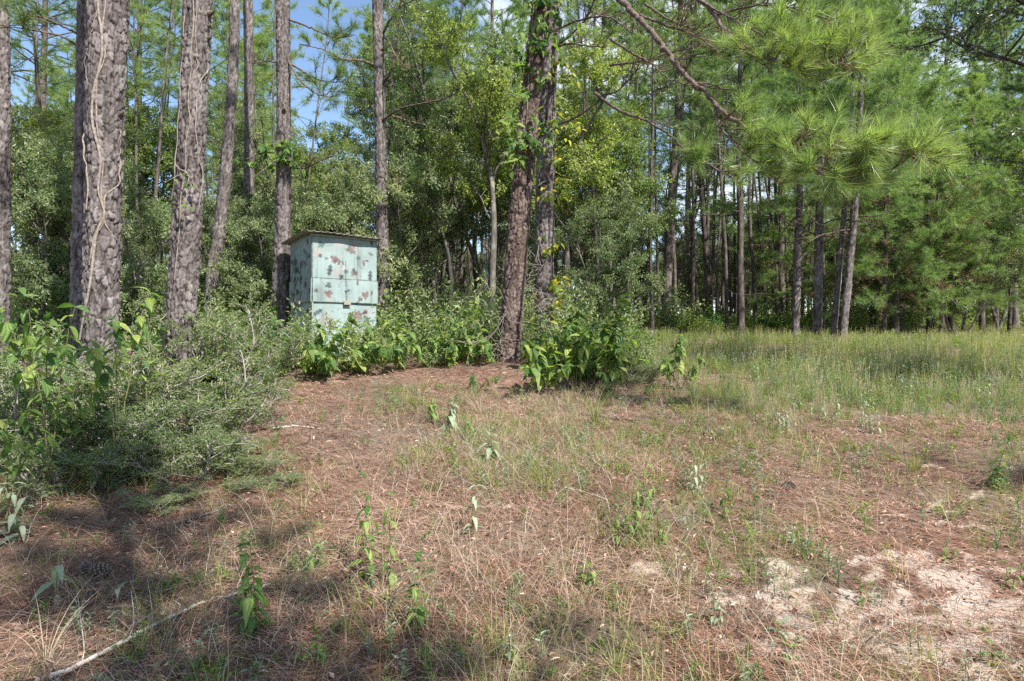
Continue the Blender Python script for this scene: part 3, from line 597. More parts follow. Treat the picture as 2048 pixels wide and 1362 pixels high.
# ================================================================ TREE KINDS (built at the origin, then copied)
def broad_tree(seed, H, stems, spread, leafmat, leaf_len=0.075, leaf_w=0.036, per_twig=20, low=0.22, lean=0.12, r0=0.07, n1=13, n2=6, n3=4, woodmat='bark_under'):
    r = rng_(seed); wood = Bag(); lf = Bag()
    az = r.uniform(0, 6.28, stems); st = np.zeros((stems, 3)); st[:, 0] = np.cos(az) * 0.12 * (stems > 1); st[:, 1] = np.sin(az) * 0.12 * (stems > 1); st[:, 2] = -0.15
    dr = np.stack([np.cos(az) * lean, np.sin(az) * lean, np.ones(stems)], 1)
    P0 = grow(st, dr, H * r.uniform(0.72, 0.95, stems), 12, r, 0.10, 0.05)
    rr0 = r0 / math.sqrt(stems) * np.linspace(1.25, 0.28, 12)[None] * r.uniform(0.8, 1.2, (stems, 1))
    V, F = tubes(P0, rr0, 7); wood.add(V, F, 0.5)
    def kids(P, n, t0, t1, ln, el, nn, wob, lift, rad, sides):
        N = len(P); idx = np.repeat(np.arange(N), n); t = r.uniform(t0, t1, N * n); b, tg = pick(P[idx], t)
        a = r.uniform(0, 6.28, N * n); rd = np.stack([np.cos(a), np.sin(a), np.zeros(N * n)], 1)
        e = r.uniform(*el, N * n)[:, None]; d = nrm(rd * np.cos(e) + np.array([0, 0, 1]) * np.sin(e) + 0.45 * tg)
        l = ln * r.uniform(0.6, 1.2, N * n) * (1.15 - 0.55 * t)
        Q = grow(b, d, l, nn, r, wob, lift); V, F = tubes(Q, np.broadcast_to(np.linspace(1, 0.35, nn)[None] * rad, (N * n, nn)), sides); wood.add(V, F, 0.5); return Q
    P1 = kids(P0, n1, low, 0.99, spread, (0.15, 0.95), 7, 0.16, 0.0, r0 * 0.26, 5)
    P2 = kids(P1, n2, 0.25, 0.99, spread * 0.42, (-0.2, 0.8), 5, 0.2, -0.02, r0 * 0.14, 4)
    P3 = kids(P2, n3, 0.3, 0.99, spread * 0.2, (-0.5, 0.7), 4, 0.2, -0.04, r0 * 0.07, 3)
    for P, k in ((P2, per_twig // 2), (P3, per_twig)):
        N = len(P); idx = np.repeat(np.arange(N), k); b, tg = pick(P[idx], r.uniform(0.1, 1, N * k))
        d = nrm(tg * 0.6 + r.normal(size=b.shape) * 0.8 + np.array([0, 0, -0.15])); b = b + r.normal(size=b.shape) * (0.055 if leaf_len > 0.05 else 0.015)
        out = nrm(b * np.array([1, 1, 0.0]) + 1e-6); d = nrm(d - 0.35 * out * (d * out).sum(1, keepdims=True)); V, F = leaves(b, d, r, leaf_len, leaf_w, face=out * 0.9)
        lf.add(V, F, np.repeat(np.clip(r.normal(0.45, 0.22, N * k) + np.repeat(r.normal(0, 0.12, N), k), 0, 1), 4))
    return wood.make('trunk', M[woodmat], link=False).data, lf.make('crown', leafmat, smooth=False, link=False).data

def pine_needles_on(r, P, k, nper, ln, wd, t0=0.35, spread=0.85, bag=None, tone=0.5):
    N = len(P); idx = np.repeat(np.arange(N), k); t = np.tile(np.linspace(t0, 1.0, k), N) + r.uniform(-0.05, 0, N * k)
    b, tg = pick(P[idx], t); tg = nrm(tg + np.array([0, 0, 0.35]))
    V, F = needles(b, tg, r, nper, ln, wd, spread)
    bag.add(V, F, np.repeat(np.clip(np.repeat(r.normal(tone, 0.15, N * k), nper) + r.normal(0, 0.12, N * k * nper), 0, 1), 3))
def pine_tree(seed, H, crown0, Lmax, r0, dead0=2.0, whorl=0.55, per=4.5, twigs=10, tufts=3, nper=19, ln=0.22, wd=0.012, lean=0.0, brown=0.0, droop=-0.02):
    r = rng_(seed); wood = Bag(); lf = Bag()
    dr = np.array([[lean * math.cos(seed), lean * math.sin(seed), 1.0]])
    P0 = grow(np.array([[0, 0, -0.2]]), dr, H, 24, r, 0.018, 0.02); z = np.linspace(0, 1, 24)
    V, F = tubes(P0, (r0 * (1 - 0.82 * z) * (1 + 0.4 * np.exp(-z * 60)))[None], 10); wood.add(V, F)
    hs = np.arange(dead0, H - 0.2, whorl); B, D, Ln, live = [], [], [], []
    for h in hs:
        k = max(2, int(r.normal(per, 1))); a0 = r.uniform(0, 6.28)
        for j in range(k):
            c = (h - crown0) / (H - crown0); a = a0 + j * 6.283 / k + r.uniform(-0.4, 0.4)
            if c < 0:
                if r.random() > 0.55: continue
                B.append(h / H); el = r.uniform(-0.15, 0.45); Ln.append(Lmax * r.uniform(0.2, 0.75)); live.append(False)
            else:
                B.append((h + r.uniform(-.2, .2)) / H); el = r.uniform(0.0, 0.35) + 0.8 * c; Ln.append(Lmax * (max(0.03, 1 - c) ** 0.75 * r.uniform(0.65, 1.15)) + 0.3); live.append(True)
            D.append((math.cos(a) * math.cos(el), math.sin(a) * math.cos(el), math.sin(el)))
    B, D, Ln, live = np.array(B), np.array(D), np.array(Ln), np.array(live)
    b, _ = pick(np.repeat(P0, len(B), 0), np.clip(B, 0, 0.99)); br = r0 * 0.20 * np.clip(Ln / Lmax, 0.3, 1.2)
    for lv in (True, False):
        s = live == lv
        if not s.any(): continue
        P1 = grow(b[s], D[s], Ln[s], 9, r, 0.10, droop if lv else -0.01); V, F = tubes(P1, br[s][:, None] * np.linspace(1, 0.3, 9)[None] * (1 if lv else 0.7), 5); wood.add(V, F, 0.4 if lv else 0.6)
        n = twigs if lv else 3; N = len(P1); idx = np.repeat(np.arange(N), n); t = r.uniform(0.3, 1.0, N * n); q, tg = pick(P1[idx], t)
        sd = nrm(np.cross(tg, np.array([0, 0, 1.0]))) * r.choice([-1, 1], N * n)[:, None]
        d = nrm(tg * r.uniform(0.5, 1.2, (N * n, 1)) + sd * r.uniform(0.3, 0.9, (N * n, 1)) + np.array([0, 0, 1]) * r.uniform(-0.25, 0.4, (N * n, 1)))
        P2 = grow(q, d, Ln[s][idx] * r.uniform(0.16, 0.38, N * n) * (1.25 - 0.6 * t), 5, r, 0.16, 0.05 if lv else -0.02); V, F = tubes(P2, np.broadcast_to(np.linspace(1, 0.4, 5)[None] * r0 * 0.045, (N * n, 5)), 3); wood.add(V, F, 0.5)
        if lv:
            pine_needles_on(r, P2, tufts, nper, ln, wd, 0.35, 0.85, lf); pine_needles_on(r, P1[:, 5:], 2, nper, ln, wd, 0.5, 0.8, lf)
    out = [wood.make('trunk', M['bark_far'], link=False).data, lf.make('crown', M['pine'], smooth=False, link=False).data]
    if brown:
        bb = Bag(); s = live & (B < 0.55); P1 = grow(b[s], D[s], Ln[s] * 0.8, 9, r, 0.10, -0.05); pine_needles_on(r, P1, 5, int(nper * 1.5), ln * 0.9, wd, 0.45, 0.9, bb)
        out.append(bb.make('dead_needles', M['pine_dead'], smooth=False, link=False).data)
    return out
def proto(name, meshes, cat='tree'):
    """a thing not yet in the scene: its meshes"""
    return (name, meshes, cat)
def plant_tree(pr, loc, rz, sc, label, group=None, tilt=(0, 0), zs=1.0, crown_mat=None):
    name, meshes, cat = pr
    o = thing(name, label, cat, loc, rz, group); o.scale = (sc, sc, sc * zs); o.rotation_euler = (tilt[0], tilt[1], rz)
    for me in meshes:
        c = bpy.data.objects.new(me.name.split('.')[0], me); COL.objects.link(c); c.parent = o
        if c.name.split('.')[0] in ('crown', 'dead_needles'): stuff(c)
    return o

U = [proto('understory_tree', broad_tree(101, 8.5, 1, 2.3, M['under'], r0=0.085, leaf_len=0.082, leaf_w=0.036, per_twig=26, n2=8, n3=5, low=0.36)),
     proto('understory_tree', broad_tree(102, 7.0, 3, 1.9, M['under'], r0=0.085, lean=0.22, n1=9, leaf_len=0.08, leaf_w=0.034, per_twig=24, n2=7, n3=4)),
     proto('understory_tree', broad_tree(103, 10.0, 2, 2.3, M['under'], r0=0.10, lean=0.15, n1=11, low=0.42, leaf_len=0.082, leaf_w=0.036, per_twig=25, n2=7)),
     proto('understory_tree', broad_tree(104, 8.5, 1, 2.3, M['under_lime'], r0=0.085, n1=14, leaf_len=0.088, leaf_w=0.042, per_twig=26, n2=8, n3=5, low=0.38)),
     proto('understory_tree', broad_tree(105, 5.0, 4, 1.5, M['under'], r0=0.07, lean=0.3, n1=8, low=0.15, leaf_len=0.075, leaf_w=0.033, per_twig=24))]
PN = [proto('pine_tree', pine_tree(201, 17, 6.0, 2.6, 0.15, dead0=2.0)), proto('pine_tree', pine_tree(202, 19, 8.5, 2.7, 0.16, dead0=3.0)),
      proto('pine_tree', pine_tree(203, 15, 4.2, 2.5, 0.13, dead0=1.6, lean=0.05)),
      proto('pine_tree', pine_tree(204, 10, 1.6, 3.0, 0.12, dead0=1.0, whorl=0.42, brown=1.0, droop=-0.05, tufts=4))]
OAK = proto('oak_tree', broad_tree(106, 11, 1, 4.2, M['oak'], leaf_len=0.085, leaf_w=0.045, per_twig=26, low=0.26, r0=0.17, n1=17, n2=8, n3=5))
TH = proto('thin_pine', pine_tree(205, 15, 8.0, 1.6, 0.075, dead0=3, whorl=0.7, per=3.5, twigs=5, nper=14))
TH2 = proto('thin_pine', pine_tree(206, 13, 6.5, 1.5, 0.065, dead0=2, whorl=0.7, per=3.5, twigs=5, nper=14, lean=0.04))
def spot(px, d): x = (px - 1024) / FPX * d; return (x, d, hz1(x, d))

# crowns of the large near pines, above the frame; they shade the ground
cr_far = PN[1][1][1]
for k, key in enumerate(('edge', 'hidden')):
    T = TR[key]; zt = 9.5; off = -8.5
    c = bpy.data.objects.new('crown', cr_far); COL.objects.link(c); c.parent = T.root; stuff(c)
    c.location = (float(T.x(14)) - T.base[0], 0, off + (zt - T.gz) + 0.6); c.rotation_euler = (0, 0, 1.3 * k)
    if key in ('crooked', 'thin'): c.scale = (0.8,) * 3

# ---- understory trees of the thicket, zone by zone
zones = [('small-leaved grey-green understory tree in the thicket left of the blind', 'understory trees left of the blind',
          [(-40, 13, 0, .9), (60, 16, 3, .85), (110, 20, 2, .9), (265, 15, 1, .9), (300, 19, 3, .85), (180, 24, 0, .95), (430, 20, 2, .8), (20, 25, 2, .95), (345, 26, 0, .95), (255, 12.5, 4, .8), (90, 12, 4, .9), (455, 15.5, 4, .85)]),
         ('small-leaved understory tree in the thicket just behind the blind', 'understory trees behind the blind',
          [(520, 19, 1, .95), (600, 18, 0, .76), (660, 20, 3, .84), (632, 22, 0, 1.1), (715, 17, 1, .75), (560, 25, 2, .85), (640, 27, 0, .95), (735, 23, 2, .72), (690, 16, 4, .95), (530, 14.8, 4, .8), (600, 23, 1, .95)]),
         ('leafy understory tree between the blind and the reddish middle pine', 'understory trees between the blind and the middle pine',
          [(810, 18, 0, .85), (870, 21, 3, 1.1), (905, 17, 1, 1.0), (960, 19, 2, 1.0), (835, 26, 2, 1.1), (985, 16, 3, .95), (930, 27, 0, 1.2), (800, 16, 4, .9), (1010, 24, 3, 1.1)]),
         ('leafy understory tree just right of the two middle pines', 'understory trees right of the middle pines',
          [(1130, 17, 3, 1.0), (1170, 20, 1, 1.0), (1225, 19, 3, .95), (1290, 24, 0, 1.1), (1120, 26, 2, 1.1), (1350, 29, 2, 1.1), (1200, 15.5, 4, .7)]),
         ('low leafy understory tree in the forest edge behind the meadow', 'understory trees behind the meadow',
          [(1760, 27, 4, 1.1), (1850, 31, 3, .8), (1940, 30, 1, .9), (2040, 29, 0, .8), (2120, 26, 1, 1.0), (1990, 23, 1, 1.0), (2080, 21, 3, .9), (1900, 26, 0, .9), (1820, 26, 1, .9), (1915, 19.5, 4, .95), (2020, 20, 3, .62), (1750, 21.5, 4, .8)])]
rz = rng_(5)
for lab, grp, L in zones:
    for (px, d, v, s), pl in by_place(L): plant_tree(U[v], spot(px, d), rz.uniform(0, 6.28), s * rz.uniform(0.92, 1.08), lab + ', ' + pl, grp, zs=rz.uniform(0.92, 1.1))
# the small crooked dark tree and the multi-stemmed tree seen between blind and middle pine are in the thicket above

# ---- pines behind, told apart by place
pines = [(60, 22, 1, 1.0, 'tall far pine showing above the thicket at the left edge'), (290, 24, 1, 1.0, 'tall far pine seen between the two vine-hung pines'),
         (455, 27, 0, 1.1, 'green far pine behind the two thin left trunks'), (525, 30, 2, .9, 'bushy far pine left of the dark pine behind the blind'),
         (840, 30, 0, 1.0, 'far pine right of the slim branchy pine'), (1000, 30, 1, 1.1, 'far pine behind the vine leaves of the middle pine'),
         (1190, 25, 0, 1.0, 'far pine right of the darker twin pine'), (1330, 22, 1, 1.0, 'tall pine under the start of the long needled limb'), (1420, 27, 1, 1.05, 'tall pine behind the middle of the long needled limb'),
         (1480, 20.5, 2, .9, 'pine with dead lower branches left of the meadow trunks'), (1720, 29, 0, 1.05, 'tall dense pine behind the meadow clump of trunks'), (1800, 24, 2, 1.1, 'broad green pine right of the meadow clump of trunks'),
         (1880, 30, 0, 1.1, 'dense pine in the upper right corner behind the oak leaves'), (1560, 30, 2, 1.2, 'tall pine behind the tip of the upper needled bough'), (1640, 34, 0, 1.2, 'far tall pine between the meadow trunks'), (1990, 27, 2, .85, 'green pine at the right edge behind the oak leaves'),
         (1260, 32, 1, 1.1, 'far pine in the deep forest right of the twin pine'), (2090, 33, 0, 1.0, 'far pine cut by the right edge of the picture'), (1950, 34, 0, 1.1, 'far tall pine left of the dark oak leaves'), (2030, 25, 0, .9, 'dense pine behind the lower oak leaves at the right edge'), (1690, 25, 2, 1.1, 'dense green pine directly behind the meadow trunks')]
for (px, d, v, s, lab) in pines: plant_tree(PN[v], spot(px, d), rz.uniform(0, 6.28), s, lab)
for (px, d, s, lab) in [(1790, 19.5, .95, 'young pine with browned lower boughs sweeping down behind the meadow'), (1900, 23, .8, 'bushy low pine at the far right of the meadow'), (1600, 24, .75, 'young pine with a bright tuft behind the meadow trunks'), (1860, 20, .72, 'low young pine right of the one with browned boughs'), (1965, 21.5, .85, 'young pine before the right-edge thicket, left of the last one'), (2060, 19, .8, 'young pine cut by the right edge of the picture'), (1768, 18.4, .58, 'small young pine with low boughs just right of the meadow trunks'), (1885, 18.8, .6, 'small young pine with low boughs far right of the meadow trunks')]:
    plant_tree(PN[3], spot(px, d), rz.uniform(0, 6.28), s, lab)

# ---- the clump of pine trunks at the meadow edge
for (c, d, lab, pv) in [([(1590, 690, 14), (1594, 560, 13), (1598, 440, 12)], 16.8, 'dark meadow-edge pine trunk, leftmost of the clump of four', 0),
                        ([(1634, 690, 15), (1638, 480, 15), (1644, 250, 13)], 16.6, 'brown meadow-edge pine trunk, second of the clump of four', 2),
                        ([(1666, 692, 10), (1680, 520, 10), (1693, 380, 9)], 16.2, 'thinnest leaning meadow-edge trunk, third of the clump of four', 0),
                        ([(1683, 695, 15), (1698, 540, 13), (1712, 380, 12)], 15.9, 'leaning dark meadow-edge pine trunk, rightmost of the clump of four', 2)]:
    T = big_pine('pine_tree', lab, c, d, M['bark_grey'], 0.04, 30, 0.014, 11.0, seed=int(c[0][0]))
    w = bpy.data.objects.new('limbs', PN[2][1][0]); me = PN[2][1][1]; cr = bpy.data.objects.new('crown', me); COL.objects.link(cr); cr.parent = T.root; stuff(cr)
    cr.location = (float(T.x(11)) - T.base[0], 0, 0.9); cr.scale = (0.62, 0.62, 0.66); cr.rotation_euler = (0, 0, c[0][0])
    r = rng_(int(c[0][0])); b = Bag(); n = 16; zz = r.uniform(2.2, 6.0, n) + T.gz; a = r.uniform(0, 6.28, n); st = np.stack([T.x(zz), np.full(n, T.d), zz], 1) - T.base
    P = grow(st, np.stack([np.cos(a), np.sin(a), r.uniform(-0.2, 0.4, n)], 1), r.uniform(0.5, 1.8, n), 8, r, 0.14, -0.02); V, F = tubes(P, np.broadcast_to(np.linspace(0.022, 0.006, 8), (n, 8)), 5); b.add(V, F)
    idx = np.repeat(np.arange(n), 4); q, tg = pick(P[idx], r.uniform(0.3, 1, n * 4)); P2 = grow(q, tg + r.normal(size=q.shape) * 0.6, r.uniform(0.2, 0.6, n * 4), 5, r, 0.2, -0.03); V, F = tubes(P2, np.broadcast_to(np.linspace(0.007, 0.003, 5), (n * 4, 5)), 3); b.add(V, F)
    b.make('branch', M['limb'], T.root)

# ---- thin trunks in the deep forest
r = rng_(8)
thin = [(1215, 24), (1245, 30), (1352, 26), (1372, 31), (1398, 29), (1432, 25), (1447, 33), (1462, 29), (1512, 23.5), (1526, 32), (1557, 27), (1575, 34), (1318, 28), (1478, 36), (1340, 37), (1540, 38), (1415, 38), (1328, 22), (1385, 23), (1362, 34), (1408, 27), (1422, 31), (1440, 36), (1455, 23), (1470, 32), (1490, 27), (1498, 34), (1533, 26), (1548, 32), (1568, 29), (1585, 25), (1603, 31), (1616, 36), (1652, 29), (1672, 34)]
for k, ((px, d), pl) in enumerate(by_place(thin)): plant_tree((TH, TH2)[k % 2], spot(px, d), r.uniform(0, 6.28), r.uniform(0.9, 1.25), 'thin far pine pole left of the meadow trunks, ' + pl, 'thin pine poles left of the meadow trunks', (r.normal(0, .02), r.normal(0, .02)))
for k, ((px, d), pl) in enumerate(by_place([(785, 24), (805, 29), (838, 21), (860, 32), (880, 27), (930, 24), (945, 34), (968, 29), (990, 33), (775, 33), (1003, 27), (902, 30)])): plant_tree((TH, TH2)[k % 2], spot(px, d), r.uniform(0, 6.28), r.uniform(0.8, 1.2), 'thin far trunk between the blind and the middle pine, ' + pl, 'thin poles between blind and middle pine', (r.normal(0, .03), r.normal(0, .03)))
for k, ((px, d), pl) in enumerate(by_place([(285, 27), (315, 23), (130, 28), (265, 33), (455, 30), (530, 33), (40, 31), (90, 34), (410, 34)])): plant_tree((TH, TH2)[k % 2], spot(px, d), r.uniform(0, 6.28), r.uniform(0.8, 1.2), 'thin far trunk at the back of the left forest, ' + pl, 'thin poles at the back of the left forest', (r.normal(0, .03), r.normal(0, .03)))

for k, ((px, d), pl) in enumerate(by_place([(792, 19), (822, 22), (850, 18.5), (872, 23), (896, 19.5), (908, 20.5), (921, 19.8), (936, 21), (954, 23), (975, 20), (1128, 19), (1150, 23), (1182, 21), (1207, 18.5), (1232, 24), (1258, 20), (1285, 22), (1305, 19.5)])): plant_tree((TH, TH2)[k % 2], spot(px, d), r.uniform(0, 6.28), r.uniform(0.7, 0.95), 'slim dark stem in the shade behind the two middle pines, ' + pl, 'slim dark stems behind the middle pines', (r.normal(0, .04), r.normal(0, .04)))
for k, ((px, d), pl) in enumerate(by_place([(262, 17), (278, 20), (303, 18), (325, 21), (418, 18), (446, 19), (472, 21), (520, 20), (537, 18), (592, 19), (120, 17), (95, 20), (48, 18), (28, 21)])): plant_tree((TH, TH2)[k % 2], spot(px, d), r.uniform(0, 6.28), r.uniform(0.65, 0.9), 'slim dark stem among the left trunks, ' + pl, 'slim dark stems among the left trunks', (r.normal(0, .05), r.normal(0, .05)))
# ---- oak at the right edge and trees outside the frame that shade the clearing
plant_tree(OAK, (7.7, 9.0, hz1(7.7, 9.0)), 0.6, 0.82, 'dark small-leaved oak reaching in from the right edge')
plant_tree(PN[2], (2.15, -1.75, hz1(2.15, -1.75)), 0.3, 0.72, 'tall pine behind the viewer that shades the needle floor')

plant_tree(U[0], (5.3, 2.0, hz1(5.3, 2.0)), 1.0, 0.62, 'small tree outside the right of the frame that shades the sand')
# ---- the far wood, one mass
def gn_scatter(name, pts, rot, scl, idx, objs, label=None, cat=None):
    c = bpy.data.collections.new(name + '_kinds')
    for i, o in enumerate(objs): o.name = '%s_kind_%02d' % (name, i); c.objects.link(o)
    me = bpy.data.meshes.new(name); me.vertices.add(len(pts)); me.vertices.foreach_set('co', np.asarray(pts, np.float32).ravel())
    a = me.attributes.new('turn', 'FLOAT', 'POINT'); a.data.foreach_set('value', np.asarray(rot, np.float32))
    a = me.attributes.new('size', 'FLOAT', 'POINT'); a.data.foreach_set('value', np.asarray(scl, np.float32))
    a = me.attributes.new('sort', 'INT', 'POINT'); a.data.foreach_set('value', np.asarray(idx, np.int32))
    ob = bpy.data.objects.new(name, me); COL.objects.link(ob)
    g = bpy.data.node_groups.new(name, 'GeometryNodeTree'); g.interface.new_socket('Geometry', in_out='INPUT', socket_type='NodeSocketGeometry'); g.interface.new_socket('Geometry', in_out='OUTPUT', socket_type='NodeSocketGeometry')
    N = g.nodes; gi, go_ = N.new('NodeGroupInput'), N.new('NodeGroupOutput'); ci = N.new('GeometryNodeCollectionInfo'); ci.inputs['Collection'].default_value = c; ci.inputs['Separate Children'].default_value = True; ci.inputs['Reset Children'].default_value = True
    ip = N.new('GeometryNodeInstanceOnPoints'); ip.inputs['Pick Instance'].default_value = True
    def na(n, dt): x = N.new('GeometryNodeInputNamedAttribute'); x.data_type = dt; x.inputs['Name'].default_value = n; return [s for s in x.outputs if s.enabled and s.name == 'Attribute'][0]
    cx = N.new('ShaderNodeCombineXYZ'); g.links.new(na('turn', 'FLOAT'), cx.inputs['Z']); g.links.new(cx.outputs[0], ip.inputs['Rotation'])
    g.links.new(na('size', 'FLOAT'), ip.inputs['Scale']); g.links.new(na('sort', 'INT'), ip.inputs['Instance Index'])
    g.links.new(gi.outputs[0], ip.inputs['Points']); g.links.new(ci.outputs[0], ip.inputs['Instance']); g.links.new(ip.outputs[0], go_.inputs[0])
    md = ob.modifiers.new('scatter', 'NODES'); md.node_group = g
    stuff(ob)
    if label: tag(ob, label, cat)
    return ob
kinds = []
for pr in (U[0], U[1], PN[0], U[4], TH):
    for me in pr[1][:2]: kinds.append(bpy.data.objects.new('k', me))
r = rng_(21); n = 320; px = r.uniform(-300, 2350, n); d = r.uniform(36, 66, n); X = (px - 1024) / FPX * d; sel = r.choice([0, 0, 1, 1, 1, 2, 3, 3, 4, 4], n)
sel = np.where((px > 560) & (px < 760) & ((sel == 2) | (sel == 4)), 3, sel); pts = np.stack([X, d, hz(X, d)], 1); ro, sc = r.uniform(0, 6.28, n), r.uniform(0.9, 1.25, n)
gn_scatter('distant_forest', np.concatenate([pts, pts]), np.concatenate([ro, ro]), np.concatenate([sc, sc]), np.concatenate([sel * 2, sel * 2 + 1]), kinds, 'dense far forest of mixed trees closing off the view', 'forest')
# ================================================================ LEAF SHAPES (shared by every single leaf)
def leaf_mesh(name, mat, width, droop, fold, n=6, wavy=0.0, tip=1.0, rnd=0.5):
    """a leaf one unit long along +Y, pointed, folded on its midrib and drooping"""
    t = np.linspace(0, 1, n); w = width * np.sin(np.pi * t ** (0.72 * tip)) ** 0.85 * (1 - 0.15 * t); w[0] = width * 0.04; w[-1] = 0.0
    z = -droop * t ** 2; y = t * (1 - 0.25 * droop * t)
    ed = wavy * np.sin(np.arange(n) * 2.1)
    c = np.stack([0 * t, y, z], 1); l = np.stack([-w, y, z + fold * w + ed * w], 1); q = np.stack([w, y, z + fold * w - ed * w], 1)
    V = np.concatenate([c, l, q]); F = []
    for i in range(n - 1): F += [(n + i, i, i + 1, n + i + 1), (i, 2 * n + i, 2 * n + i + 1, i + 1)]
    a = np.concatenate([np.full(n, rnd + 0.25), np.full(2 * n, rnd)])
    return build(name, V, np.array(F), mat, {'rnd': a}, True, None, False).data
BL = [leaf_mesh('leaf', M['berry_leaf'], 0.24, d, 0.28, 7, 0.10, 1.0, k) for d, k in ((0.25, 0.35), (0.5, 0.55), (0.75, 0.7), (0.35, 0.9))]
WL = [leaf_mesh('leaf', M['weed_leaf'], 0.20, d, 0.3, 6, 0.1, 1.0, k) for d, k in ((0.3, 0.3), (0.6, 0.55), (0.9, 0.8))]
SL = [leaf_mesh('leaf', M['silver_leaf'], 0.17, d, 0.3, 6, 0.1, 1.0, k) for d, k in ((0.3, 0.4), (0.6, 0.6), (0.9, 0.85))]
VL = [leaf_mesh('leaf', M['vine_leaf'], 0.26, d, 0.2, 6, 0.1, 1.0, k) for d, k in ((0.2, 0.3), (0.5, 0.6), (0.4, 0.9))]
YL = [leaf_mesh('leaf', M['vine_yellow'], 0.24, d, 0.2, 6, 0.1, 1.0, k) for d, k in ((0.2, 0.2), (0.5, 0.6), (0.4, 0.9))]
def put_leaf(parent, me, p, d, up, size, name='leaf'):
    d = Vector([float(v) for v in d]).normalized(); up = Vector([float(v) for v in up]); x = d.cross(up)
    if x.length < 1e-4: x = Vector((1, 0, 0))
    x.normalize(); z = x.cross(d)
    o = bpy.data.objects.new(name, me); COL.objects.link(o); o.parent = parent
    o.matrix_local = Matrix(((x.x * size, d.x * size, z.x * size, float(p[0])), (x.y * size, d.y * size, z.y * size, float(p[1])), (x.z * size, d.z * size, z.z * size, float(p[2])), (0, 0, 0, 1)))
    return o
def arch(a, b, rise, n=14):
    a, b = np.asarray(a, float), np.asarray(b, float); t = np.linspace(0, 1, n)[:, None]
    m = a + (b - a) * 0.45 + np.array([0, 0, rise])
    return (1 - t) ** 2 * a + 2 * t * (1 - t) * m + t ** 2 * b

# ================================================================ AMERICAN-BEAUTYBERRY-LIKE SHRUBS: arching stems, paired drooping leaves
def berry_shrub(label, base, tips, size, seed, per=9, group=None, berries=0, rise=0.35, stem_r=0.006, t0=0.25):
    r = rng_(seed); base = np.asarray(base, float); root = thing('leafy_shrub', label, 'shrub', base, group=group)
    for tip in tips:
        tip = np.asarray(tip, float) - base; b0 = np.array([r.normal(0, .04), r.normal(0, .04), -0.05])
        P = arch(b0, tip, rise * r.uniform(0.7, 1.3)); P[1:-1] += r.normal(size=(len(P) - 2, 3)) * 0.008
        V, F = tubes(P, np.linspace(stem_r, stem_r * 0.4, len(P)), 6); b = Bag(); b.add(V, F); b.make('stem', M['stem_green'], root)
        for k in range(per):
            t = t0 + (1 - t0) * k / (per - 1); q, tg = pick(P[None], np.array([min(t, 0.999)])); q, tg = q[0], tg[0]; sd = nrm(np.cross(tg, [0, 0, 1.0]) + 1e-4)
            if k % 2: sd = nrm(sd * 0.35 + np.cross(sd, tg) * 0.9)
            s = size * r.uniform(0.75, 1.15) * (1.0 - 0.35 * t + 0.15)
            for sg in (-1, 1):
                if r.random() < 0.06: continue
                dr = nrm(sg * sd * 1.0 + tg * (0.45 + 0.5 * (t > 0.9)) + np.array([0, 0, r.uniform(-1.1, -0.1)]) + r.normal(size=3) * 0.18)
                put_leaf(root, BL[r.integers(4)], q, dr, np.array([0, -0.15, 1]) + r.normal(size=3) * 0.25, s)
        if berries:
            for t in (0.55, 0.7, 0.82)[:berries]:
                q, _ = pick(P[None], np.array([t])); bb = Bag(); n = 16; c = q[0] + r.normal(size=(n, 3)) * 0.013
                for x in c:
                    V, F = tubes(np.array([x + [0, 0, -.005], x + [0, 0, -.002], x + [0, 0, .002], x + [0, 0, .005]]), np.array([.001, .0048, .0048, .001]), 6); bb.add(V, F)
                bb.make('berry_cluster', M['berry'], root)
    return root
A = at
berry_shrub('yellow-green leafy shrub low in the left thicket, right of the left-edge one', ground_at(150, 960), [A(120, 790, 4.9), A(170, 820, 4.8), A(90, 800, 4.7), A(200, 780, 5.0)], 0.095, 21, 8, t0=0.4)
berry_shrub('leafy shrub between the left edge and the vine-wrapped pine, half shaded', ground_at(60, 900), [A(30, 680, 5.3), A(90, 700, 5.2), A(130, 690, 5.5), A(60, 740, 5.0)], 0.12, 22, 7, t0=0.4)
berry_shrub('bright leafy shoots right of the vine-wrapped pine trunk', ground_at(300, 920), [A(300, 620, 5.6), A(330, 660, 5.6), A(275, 640, 5.4)], 0.12, 23, 6, t0=0.5)
berry_shrub('tall leafy shrub right beside the blind, before the slim pine', at(790, 755, 10.9), [A(775, 640, 10.9), A(805, 630, 11.2), A(820, 665, 10.8), A(790, 690, 10.5)], 0.21, 25, 9)
berry_shrub('leafy shrub halfway between blind and middle pine, taller one', at(900, 755, 11.0), [A(895, 625, 11.4), A(915, 645, 11.1), A(870, 640, 11.2), A(905, 690, 10.7)], 0.21, 26, 9)
berry_shrub('leafy shrub just left of the middle pine trunk', at(975, 755, 11.0), [A(985, 640, 11.2), A(960, 655, 11.0), A(975, 690, 10.6)], 0.19, 27, 8)
berry_shrub('leafy bank in the gap between the two middle pines', at(1070, 765, 10.6), [A(1065, 640, 10.8), A(1085, 660, 10.6), A(1110, 670, 10.3), A(1050, 690, 10.4)], 0.2, 28, 9)
berry_shrub('leafy shrub right behind the tallest arching shoot', at(1190, 770, 10.2), [A(1185, 650, 10.3), A(1205, 680, 10.0), A(1265, 680, 10.1), A(1290, 720, 9.9)], 0.2, 29, 9)
berry_shrub('leafy shrub between the thicket and the left corner of the blind', at(470, 760, 8.6), [A(455, 680, 8.5), A(490, 690, 8.4), A(520, 700, 8.6)], 0.17, 24, 7)
